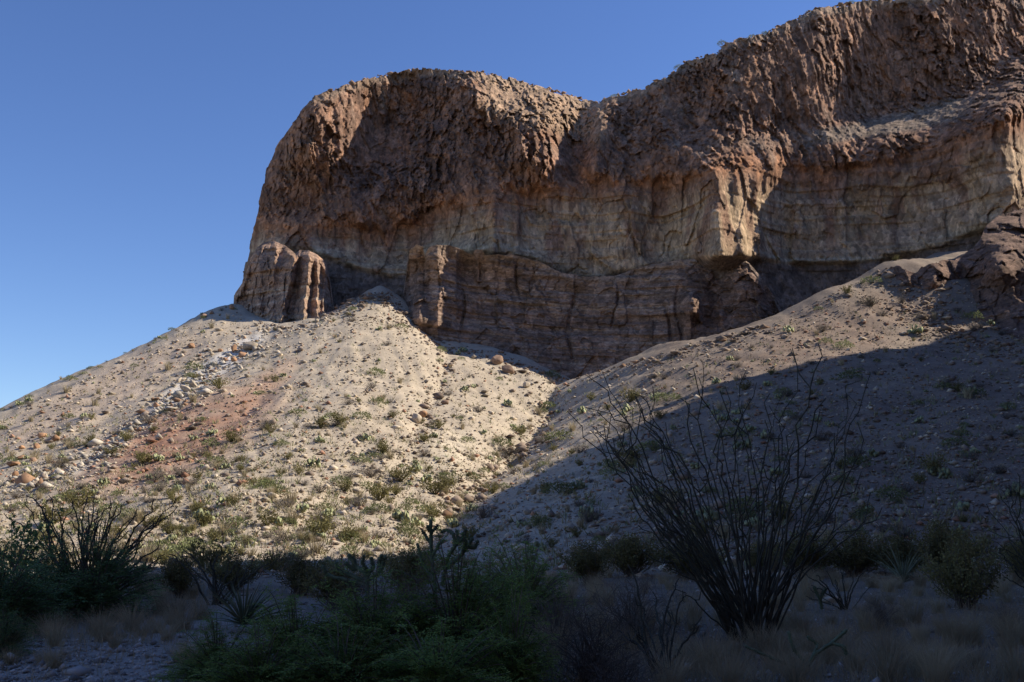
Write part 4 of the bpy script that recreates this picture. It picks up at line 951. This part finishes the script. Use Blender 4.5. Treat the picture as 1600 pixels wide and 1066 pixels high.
# ------------------------------------------------------------------ foreground plants
def thing(name, label, cat, P, group=None):
    o = bpy.data.objects.new(name, None); COL.objects.link(o); o.location = tuple(P); o.empty_display_size = .2
    return tag(o, label, cat, group)
def bez(p0, p1, p2, p3, n):
    t = np.linspace(0, 1, n)[:, None]
    return (1 - t) ** 3 * p0 + 3 * (1 - t) ** 2 * t * p1 + 3 * (1 - t) * t * t * p2 + t ** 3 * p3
def ocotillo(base_px, Y, tips, extra, label, r0=.03, mat=M_STEM, spread=.2, up=.5, kink=.16, depth=1.0, seed=0, P=None, droop=0):
    rs = np.random.RandomState(seed)
    P = at(base_px, Y) if P is None else P
    root = thing('ocotillo', label, 'ocotillo', P)
    T = [unproj(a, b, Y + rs.uniform(-depth, depth)) for a, b in tips]
    hs_ = np.array([t[2] - P[2] for t in T]); xs = np.array([t[0] - P[0] for t in T])
    for _ in range(extra):
        k = rs.randint(len(T)); q = T[k].copy(); q += rs.normal(size=3) * [.22, .35, .22]; q[1] = P[1] + rs.uniform(-depth, depth)
        q = P + (q - P) * rs.uniform(.72, 1.0); T.append(q)
    for t in T:
        d = t - P; L = np.linalg.norm(d)
        b0 = P + np.array([rs.uniform(-1, 1) * spread * .5 + .06 * d[0], rs.uniform(-.5, .5) * spread * .8 + .06 * d[1], -.04])
        c1 = b0 + np.array([d[0] * .22, d[1] * .22, d[2] * (.30 + .15 * up)]) + rs.normal(size=3) * .04 * L
        c2 = b0 + d * .68 + np.array([0, 0, up * .16 * L]) + rs.normal(size=3) * .035 * L
        n = 15
        q = bez(b0, c1, c2, t, n)
        wob = np.cumsum(rs.normal(size=(n, 3)), 0); wob -= np.linspace(0, 1, n)[:, None] * wob[-1]
        q += wob * .017 * L * np.linspace(.3, 1.2, n)[:, None]
        q[9:-1] += rs.normal(size=(n - 10, 3)) * kink * .16 * L / 3
        m = MB(); m.tube(q, np.linspace(r0, r0 * .36, n) * rs.uniform(.65, 1.2), 5)
        if rs.rand() < .55 * min(1, kink * 10):                 # a forked end
            k = rs.randint(8, 12); dd = q[k + 1] - q[k - 1]; dd /= np.linalg.norm(dd); e = rs.normal(size=3) * [1, .6, .4]; e = dd * .5 + e / np.linalg.norm(e) * .7
            l2 = L * rs.uniform(.10, .24)
            m.tube(np.array([q[k], q[k] + e * l2 * .45, q[k] + e * l2 * .7 + np.array([0, 0, l2 * .4])]), [r0 * .6, r0 * .5, r0 * .38], 5)
        # short leaf stubs and spines
        ns = 46; ti = rs.randint(2, n - 1, ns); f = rs.rand(ns)[:, None]; c = q[ti] * f + q[ti - 1] * (1 - f)
        e = rs.normal(size=(ns, 3)); m.leaves(c + e * .004, e + [0, 0, .4], rs.normal(size=(ns, 3)), r0 * 1.7, r0 * .55)
        v = [x_ - P for x_ in m.v]; m.v = v
        link('stem', m.mesh('stem', mat), root)
    return root
tips = [(917, 587), (971, 620), (1020, 604), (1094, 562), (1092, 590), (1133, 604), (1166, 579), (1182, 598), (1279, 538), (1235, 545), (1290, 623), (1320, 612), (1347, 584), (1309, 700), (1360, 770), (1202, 634), (938, 634), (932, 667), (1064, 623), (1114, 634), (985, 700), (1005, 745), (1040, 660), (1150, 660), (1250, 650), (1262, 700), (1340, 660), (1000, 855), (982, 772), (1180, 700), (1090, 700), (1225, 610)]
ocotillo(1170, 13.8, tips, 52, 'tall dark leafless ocotillo with dozens of fanned stems at right', .0165, seed=3, depth=1.3, spread=.30)
tips = [(6, 802), (33, 778), (56, 780), (76, 774), (114, 795), (139, 800), (154, 795), (174, 786), (190, 789), (214, 795), (240, 781), (264, 811), (250, 845), (258, 866), (246, 886), (90, 800), (20, 850), (200, 830), (225, 850)]
ocotillo(135, 20, tips, 46, 'bushy ocotillo with upright stems rising behind the left green bush', .03, seed=5, depth=.9, spread=.35, kink=.05)
tips = [(282, 869), (315, 886), (341, 866), (323, 869), (371, 886), (398, 872), (300, 890), (420, 880), (440, 868), (360, 870)]
ocotillo(350, 19, tips, 10, 'low ocotillo with arching stems behind the sotol rosette', .022, seed=6, depth=.7, spread=.3, kink=.05, up=.9)
tips = [(1540, 790), (1560, 758), (1546, 830), (1552, 860), (1575, 770), (1590, 740), (1560, 800), (1620, 760), (1650, 790), (1570, 880), (1585, 800)]
ocotillo(1640, 20, tips, 24, 'grey ocotillo leaning in from the right edge of the view', .018, seed=8, depth=1.0, spread=.4, kink=.03, up=.8)
tips = [(1275, 900), (1290, 888), (1305, 905), (1335, 885), (1352, 893), (1268, 915), (1320, 895), (1362, 915)]
ocotillo(1315, 18.2, tips, 6, 'small seedling ocotillo with short splayed stems right of the tall one', .016, seed=9, depth=.3, spread=.12, kink=.04, up=.7)
tips = [(1085, 880), (1062, 905), (1105, 895), (1030, 925), (1120, 910), (1010, 960), (1135, 930)]
ocotillo(1072, 11.5, [(985, 950), (1000, 935), (1020, 925), (1060, 905), (1040, 945), (965, 985)], 5, 'dark dead ocotillo stub with a few bent stems left of the tall one', .018, seed=10, depth=.3, spread=.15, kink=.12, up=.5, P=at(1030, 10.6))

# feathery mesquite bushes
def mesquite_meshes(i, rad, h, shoots=150, sprays=20, leaf=.034):
    rs = np.random.RandomState(50 + i); br = MB(); fo = MB(); C, D = [], []
    for k in range(shoots):
        a = rs.uniform(0, 6.28); el = math.asin(rs.uniform(.02, 1)); rr = rs.uniform(.8, 1.1)
        tip = np.array([math.cos(a) * rad * math.cos(el) * rr, math.sin(a) * rad * math.cos(el) * rr, h * math.sin(el) * rr * (1 + .25 * math.sin(3 * a + i)) + .04])
        if rs.rand() < .35: tip *= rs.uniform(.45, .85)
        q = bez(np.array([rs.normal() * .05, rs.normal() * .05, -.05]), np.array([tip[0] * .3, tip[1] * .3, tip[2] * .45 + .1]), np.array([tip[0] * .7, tip[1] * .7, tip[2] * .95]), tip + [0, 0, rs.uniform(-.08, .05)], 9)
        br.tube(q, np.linspace(.012, .003, 9), 4)
        for s_ in range(sprays):
            t = rs.uniform(3.0, 8); j = int(min(t, 7)); c = q[j] + (q[j + 1] - q[j]) * (t - j)
            d = rs.normal(size=3) * [1, 1, .6] + (q[j + 1] - q[j]) * 4; d /= np.linalg.norm(d); l = rs.uniform(.08, .19)
            tt = np.linspace(.1, 1, 10)[:, None]; cc = c + d * l * tt + np.array([0, 0, -.25]) * l * tt ** 2
            C.append(cc); side = np.cross(d, [0, 0, 1]); side /= np.linalg.norm(side) + 1e-6
            sg = np.where(np.arange(10) % 2, 1, -1)[:, None]; D.append(side * sg + d * .5 + rs.normal(size=(10, 3)) * .25)
    C = np.concatenate(C); D = np.concatenate(D)
    fo.leaves(C, D, RNG.normal(size=C.shape) * .4 + [0, 0, 1], leaf * RNG.uniform(.7, 1.3, len(C)), leaf * .42)
    return fo, br
MQ = []
for i, (r_, h_) in enumerate(((1.0, 1.0), (1.0, 1.0), (1.0, 1.0))):
    fo, br = mesquite_meshes(i, r_ * .85, h_); MQ.append((fo.mesh('foliage', M_MESQ), br.mesh('branches', M_TWIG)))
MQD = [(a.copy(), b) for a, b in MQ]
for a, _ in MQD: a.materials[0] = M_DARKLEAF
def bush(name, label, cat, px, Y, w, h, meshes, mats=None, rz=None):
    P = at(px, Y); o = thing(name, label, cat, P); o.rotation_euler = (0, 0, RNG.uniform(0, 6.28) if rz is None else rz); o.scale = (w, w, h)
    a, b = meshes
    link('foliage', a, o); link('branches', b, o)
    return o
for i, (px_, Y, w, h, lb) in enumerate([
    (352, 9.9, .75, .55, 'low feathery green mesquite at the left end of the green mass'), (470, 10.4, .85, .80, 'feathery green mesquite just right of the sotol rosette'), (590, 10.8, 1.0, 1.0, 'feathery green mesquite below the many armed cholla'),
    (715, 10.9, 1.05, 1.12, 'tall feathery green mesquite below the tall cholla'), (545, 9.4, .95, .62, 'low feathery mesquite at the bottom edge, left of the middle one'), (690, 9.3, 1.0, .66, 'low feathery mesquite at the bottom edge, middle one'), (800, 9.9, .65, .8, 'feathery mesquite at the right end of the green mass'),
    (822, 15.5, 1.0, 1.2, 'bright green mesquite standing behind the mass, by the shade edge'), (765, 13.6, .9, 1.1, 'mesquite half hidden between the tall cholla and the rear bush'), (415, 9.3, .8, .52, 'low feathery mesquite at the bottom edge, leftmost one')]):
    bush('mesquite_bush', lb, 'bush', px_, Y, w, h, MQ[i % 3])
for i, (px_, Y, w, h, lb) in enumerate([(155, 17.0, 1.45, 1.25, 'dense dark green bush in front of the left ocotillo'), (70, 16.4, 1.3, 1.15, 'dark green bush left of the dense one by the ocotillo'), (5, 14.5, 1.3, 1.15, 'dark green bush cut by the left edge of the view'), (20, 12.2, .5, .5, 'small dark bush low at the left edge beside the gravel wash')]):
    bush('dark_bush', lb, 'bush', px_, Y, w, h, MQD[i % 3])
# sparse leafy shrub against the lit slope at far left
m = MB(); br = MB()
for k in range(22):
    e = np.array([random.gauss(0, .42), random.gauss(0, .35), random.uniform(.8, 1.55)]); q = bez(np.zeros(3), e * [.2, .2, .4], e * [.7, .7, .8], e, 7); br.tube(q, np.linspace(.012, .004, 7), 4)
    t = RNG.uniform(2.5, 6, 34); j = np.minimum(t.astype(int), 5); c = q[j] + (q[j + 1] - q[j]) * (t - j)[:, None]
    m.leaves(c, RNG.normal(size=(34, 3)) + [0, 0, .4], RNG.normal(size=(34, 3)), .075, .045)
LEAFY = (m.mesh('foliage', M_DARKLEAF), br.mesh('branches', M_TWIG))
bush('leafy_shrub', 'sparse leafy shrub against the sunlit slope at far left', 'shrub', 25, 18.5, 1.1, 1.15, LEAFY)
# creosote bushes
def creosote_meshes(i, n=62, leaves=110):
    rs = np.random.RandomState(80 + i); br = MB(); fo = MB()
    for k in range(n):
        a = rs.uniform(0, 6.28); sp = rs.uniform(.05, .85); h = rs.uniform(.55, 1.05) * (1 - .25 * sp)
        e = np.array([sp * math.cos(a) * .75, sp * math.sin(a) * .75, h]); q = bez(np.array([rs.normal() * .05, rs.normal() * .05, -.04]), e * [.35, .35, .35], e * [.75, .75, .7], e, 8) ; q[1:] += rs.normal(size=(7, 3)) * .02
        br.tube(q, np.linspace(.011, .003, 8), 4)
        t = rs.uniform(2.6, 7, leaves); j = np.minimum(t.astype(int), 6); c = q[j] + (q[j + 1] - q[j]) * (t - j)[:, None] + rs.normal(size=(leaves, 3)) * .045
        fo.leaves(c, rs.normal(size=(leaves, 3)) + [0, 0, .6], rs.normal(size=(leaves, 3)), .042, .024)
    return fo.mesh('foliage', M_CREO), br.mesh('branches', M_TWIG)
CR = [creosote_meshes(i) for i in range(3)]
for i, (px_, Y, w, h, lb) in enumerate([
    (1498, 18.5, 1.3, 1.3, 'large olive creosote bush on the flat at lower right'), (290, 20.5, .95, .85, 'dark creosote bush left of the sotol rosette'), (1255, 27, 1.6, 1.2, 'creosote bush behind the tall ocotillo base, right side'), (1330, 27.5, 1.8, 1.25, 'creosote bush in the middle of the row at the slope foot'),
    (1400, 26.5, 1.6, 1.2, 'creosote bush at the right end of the row at the slope foot'), (1470, 27.5, 1.3, 1.5, 'darker bush behind the large olive creosote'), (1075, 26, 1.7, 1.1, 'creosote bush behind the tall ocotillo base, left side'), (985, 27, 1.7, 1.15, 'creosote bush in the shade left of the tall ocotillo'),
    (920, 24, 1.3, 1.0, 'creosote bush beside the rear mesquite'), (370, 22, 1.15, .8, 'dark creosote bush behind the sotol rosette'), (470, 21, 1.25, .8, 'dark creosote bush right of the sotol rosette'), (1590, 25, 1.0, 1.1, 'creosote bush behind the grey ocotillo at right edge'), (1185, 29, 1.0, .9, 'creosote bush seen through the tall ocotillo stems'), (530, 18, 1.1, .85, 'dull bush under the many armed cholla'), (640, 20, 1.3, 1.0, 'dull creosote bush between the two chollas')]):
    bush('creosote_bush', lb, 'shrub', px_, Y, w, h, CR[i % 3])
# grey tangled shrubs
TW = []
for i in range(3):
    m = MB(); rs = np.random.RandomState(90 + i)
    for k in range(130):
        a = rs.uniform(0, 6.28); e = np.array([math.cos(a), math.sin(a), 0]) * rs.uniform(.1, .9) ; e[2] = rs.uniform(.15, 1.0) * (1.1 - .6 * np.linalg.norm(e[:2]))
        q = bez(np.array([rs.normal() * .08, rs.normal() * .08, -.03]), e * [.3, .3, .6], e * [.7, .7, 1.0] + rs.normal(size=3) * .1, e, 7); q[1:] += rs.normal(size=(6, 3)) * .03
        m.tube(q, np.linspace(.0065, .0022, 7), 3)
        for _ in range(5):
            j = rs.randint(2, 7); d = rs.normal(size=3) + [0, 0, .5]; m.tube([q[j], q[j] + d * .06 + rs.normal(size=3) * .01, q[j] + d * .13], [.003, .0025, .0015], 3)
    TW.append(m.mesh('tangled_shrub', M_TWIG))
for i, (px_, Y, w, h, lb) in enumerate([(920, 10.2, .85, .8, 'grey tangled leafless shrub right of the mesquite mass'), (985, 13.5, .95, .95, 'tangled leafless shrub behind the front grey one'), (870, 13, .7, .8, 'tangled leafless shrub beside the rear mesquite'), (655, 13.5, .9, .95, 'brown leafless shrub round the foot of the tall cholla'), (580, 14.5, .9, .8, 'brown leafless shrub round the many armed cholla'),
    (1365, 15, .45, .55, 'small dark leafless shrub right of the seedling ocotillo'), (1560, 14.8, .45, .4, 'small leafless shrub on the gravel at the right edge'), (960, 9.2, .6, .5, 'low tangle of grey twigs at the bottom edge'), (235, 22, .6, .5, 'grey leafless shrub in the gap beside the dense dark bush')]):
    o = link('tangled_shrub', TW[i % 3], None, tuple(at(px_, Y)), RNG.uniform(0, 6), (w, w, h)); tag(o, lb, 'shrub')
# sotol rosettes with separate blades
def sotol(px_, Y, n, L, lb, mat=M_SOTOL, w=.011):
    P = at(px_, Y); root = thing('sotol', lb, 'sotol', P); root.location.z -= .02
    for k in range(n):
        a = random.uniform(0, 6.28); el = random.uniform(.15, 1.35); l = L * random.uniform(.7, 1.1); t = np.linspace(0, 1, 6)[:, None]
        d = np.array([math.cos(a) * math.cos(el), math.sin(a) * math.cos(el), math.sin(el)])
        q = (d * l * t + np.array([0, 0, -.22 * l]) * t ** 2.2 + np.array([0, 0, .12]))[None]
        m = MB(); m.blades(q, (w * np.array([1, 1, .9, .75, .5, .15]))[None]); link('leaf', m.mesh('leaf', mat), root)
sotol(388, 14.6, 150, .85, 'pale sotol rosette of narrow blades at lower left')
sotol(1405, 24, 60, 1.2, 'grey sotol with arching blades in front of the creosote row')
# chollas: trunk and branches
def cholla(px_, Y, joints, lb, r=.03, P=None, cat='cholla'):
    P = at(px_, Y) if P is None else P; root = thing('cholla', lb, cat, P)
    for name, pl, rr in joints:
        q = np.array([unproj(a, b, Y + c) - P for a, b, c in pl]); n = 14
        t = np.linspace(0, len(q) - 1, n); q = np.stack([np.interp(t, np.arange(len(q)), q[:, k]) for k in range(3)], -1); q[1:-1] += RNG.normal(size=(n - 2, 3)) * r * .12
        m = MB(); m.tube(q, r * rr * (1 + .12 * np.sin(np.arange(n) * 2.1)), 7)
        ns = 150; j = RNG.randint(0, n - 1, ns); f = RNG.rand(ns)[:, None]; c = q[j] * f + q[j + 1] * (1 - f); e = RNG.normal(size=(ns, 3)); e /= np.linalg.norm(e, axis=1)[:, None]
        m.leaves(c + e * r * rr * .9, e, RNG.normal(size=(ns, 3)), r * .9, r * .35)
        link(name, m.mesh(name, M_CHOLLA), root)
cholla(688, 14.5, [('trunk', [(682, 945, 0), (676, 890, 0), (674, 850, 0), (673, 814, 0)], 1), ('branch', [(675, 852, 0), (664, 836, .1), (660, 830, .1)], .85), ('branch', [(674, 836, 0), (668, 822, -.1)], .8), ('branch', [(676, 868, 0), (686, 850, -.1), (692, 846, -.1)], .85), ('branch', [(674, 832, 0), (684, 821, .1)], .7),
                   ('branch', [(684, 920, 0), (660, 880, .1), (652, 850, .1)], .8), ('branch', [(690, 915, 0), (700, 870, -.1), (712, 852, -.1), (708, 834, -.1)], 1), ('branch', [(712, 852, -.1), (722, 842, 0), (728, 828, 0)], .9), ('branch', [(708, 834, -.1), (698, 828, 0), (690, 832, 0)], .8), ('branch', [(716, 848, 0), (714, 830, .1)], .8),
                   ('branch', [(695, 890, 0), (716, 872, .2), (730, 855, .2), (738, 842, .2)], 1.1), ('branch', [(730, 855, .2), (742, 856, .3), (746, 846, .3)], 1.1), ('branch', [(722, 866, .2), (728, 848, .1), (724, 838, .1)], 1.0)], 'tall cholla cactus with stubby upright arms against the sunlit slope', .026)
cholla(575, 15.5, [('trunk', [(575, 940, 0), (574, 905, 0), (572, 888, 0)], 1.2), ('branch', [(574, 900, 0), (556, 884, .1), (545, 868, .1)], 1.1), ('branch', [(560, 888, .1), (552, 890, .2), (540, 880, .2)], 1), ('branch', [(573, 892, 0), (566, 880, -.1), (568, 870, -.1)], 1), ('branch', [(574, 900, 0), (584, 886, 0), (580, 872, 0)], 1), ('branch', [(578, 905, 0), (596, 890, -.1), (602, 870, -.1)], 1.1),
                   ('branch', [(596, 890, -.1), (592, 878, -.1), (596, 868, -.1)], 1), ('branch', [(575, 910, 0), (530, 892, .2), (525, 880, .2)], 1), ('branch', [(575, 915, 0), (510, 898, .2), (505, 885, .2)], .9), ('branch', [(556, 884, .1), (552, 872, .1)], .9)], 'many armed cholla cactus in silhouette left of the tall one', .029)
cholla(1258, 10.8, [('trunk', [(1255, 1062, 0), (1262, 1040, 0), (1275, 1020, 0)], 1), ('branch', [(1275, 1020, 0), (1300, 1005, .1), (1322, 985, .1)], .9), ('branch', [(1262, 1040, 0), (1240, 1015, -.1), (1232, 988, -.1)], .8), ('branch', [(1258, 1050, 0), (1210, 1030, .1), (1165, 1010, .1)], .7), ('branch', [(1300, 1005, .1), (1318, 1010, 0), (1322, 1022, 0)], .8), ('branch', [(1268, 1030, 0), (1278, 1008, .2), (1262, 995, .2)], .7)], 'low pencil branched cholla sprawling at the lower right', .02)
cholla(1284, 14.5, [('trunk', [(1284, 952, 0), (1282, 938, 0), (1272, 918, 0)], 1), ('branch', [(1282, 935, 0), (1290, 920, 0)], .9)], 'short forked cholla stub beside the low pale rock', .022)
# dry grass
GR = [m_tuft(i, M_GRASS, 230, .55, .7, .0028, 'grass_clump', 5) for i in range(4)]
hand = [(1256, 20, 1.25), (1240, 14.5, .9), (1445, 10.6, 1.1), (1500, 13.2, 1.0), (1370, 10.2, 1.0), (1290, 12.2, 1.0), (1560, 13, .8), (1180, 12, .9), (1100, 11, .9), (1040, 10, 1.0), (1130, 9.8, .9), (1380, 22, 1.1), (1470, 21, 1.0), (1560, 22, 1.0), (215, 15, 1.0), (160, 14.5, .8), (95, 14, .9), (255, 14.4, .7), (230, 21, 1.2), (700, 18, 1)]
G_L = {0: 'pale dry grass clump right behind the tall ocotillo base', 2: 'largest pale grass clump at the bottom right'}
pos = [(p, y, s_) for p, y, s_ in hand]
for k in range(190):
    px_ = RNG.uniform(820, 1620) if RNG.rand() < .68 else RNG.uniform(-10, 330)
    pos.append((px_, RNG.uniform(9.2, 27) if px_ > 400 else RNG.uniform(11.3, 22), RNG.uniform(.5, 1.0)))
for i, (px_, Y, s_) in enumerate(pos):
    lb = G_L.get(i); side = px_ > 500
    o = link('grass_clump', GR[i % 4], None, tuple(at(px_, Y)), RNG.uniform(0, 6.28), (s_, s_, s_ * RNG.uniform(.7, 1.1)))
    where = ('behind the gravel wash, under the left green bush' if px_ < 190 else 'in the gap between the left green bush and the sotol') if not side else ('round the grey tangled shrubs' if px_ < 1080 else 'near the foot of the tall ocotillo' if px_ < 1300 else 'in front of the large creosote bush' if Y < 17 else 'beside the large creosote bush')
    where += ', close by' if side and Y < 12 else ''
    tag(o, lb or 'dry straw grass clump ' + where, 'grass clump', None if lb else 'grass clumps ' + where)
# far-off litter of dry stalks and seedlings between the clumps

px, py = scatter_px(7000, -20, 1630, 880, 1075, lambda a, b: np.where(a > 830, .9, np.where((a < 330) & (b < 1008), .9, np.where(a < 330, .1, .3))) * (.35 + .65 * (np.sin(a / 37.0) * np.sin(b / 19.0 + a / 90.0) > -.1)))
P = hit_fast(px, py); P = P[~np.isnan(P[:, 0])]; P = P[P[:, 1] < 33]
n = len(P) * 5; B = np.repeat(P, 5, 0) + RNG.normal(size=(n, 3)) * [.06, .06, 0]; B[:, 2] = ground(B[:, 0], B[:, 1]) - .01
L_ = RNG.uniform(.06, .26, n); a_ = RNG.uniform(0, 6.28, n); ln = RNG.uniform(.1, .9, n); t_ = np.linspace(0, 1, 3)[None, :, None]
pts_ = B[:, None] + np.stack([np.cos(a_) * ln, np.sin(a_) * ln, np.ones(n)], -1)[:, None] * (L_[:, None, None] * t_)
m = MB(); m.blades(pts_, .0028 * np.array([[1, .8, .2]]) * np.ones((n, 1)))
tag(link('dry_grass', m.mesh('dry_grass', M_GRASS)), kind='stuff')
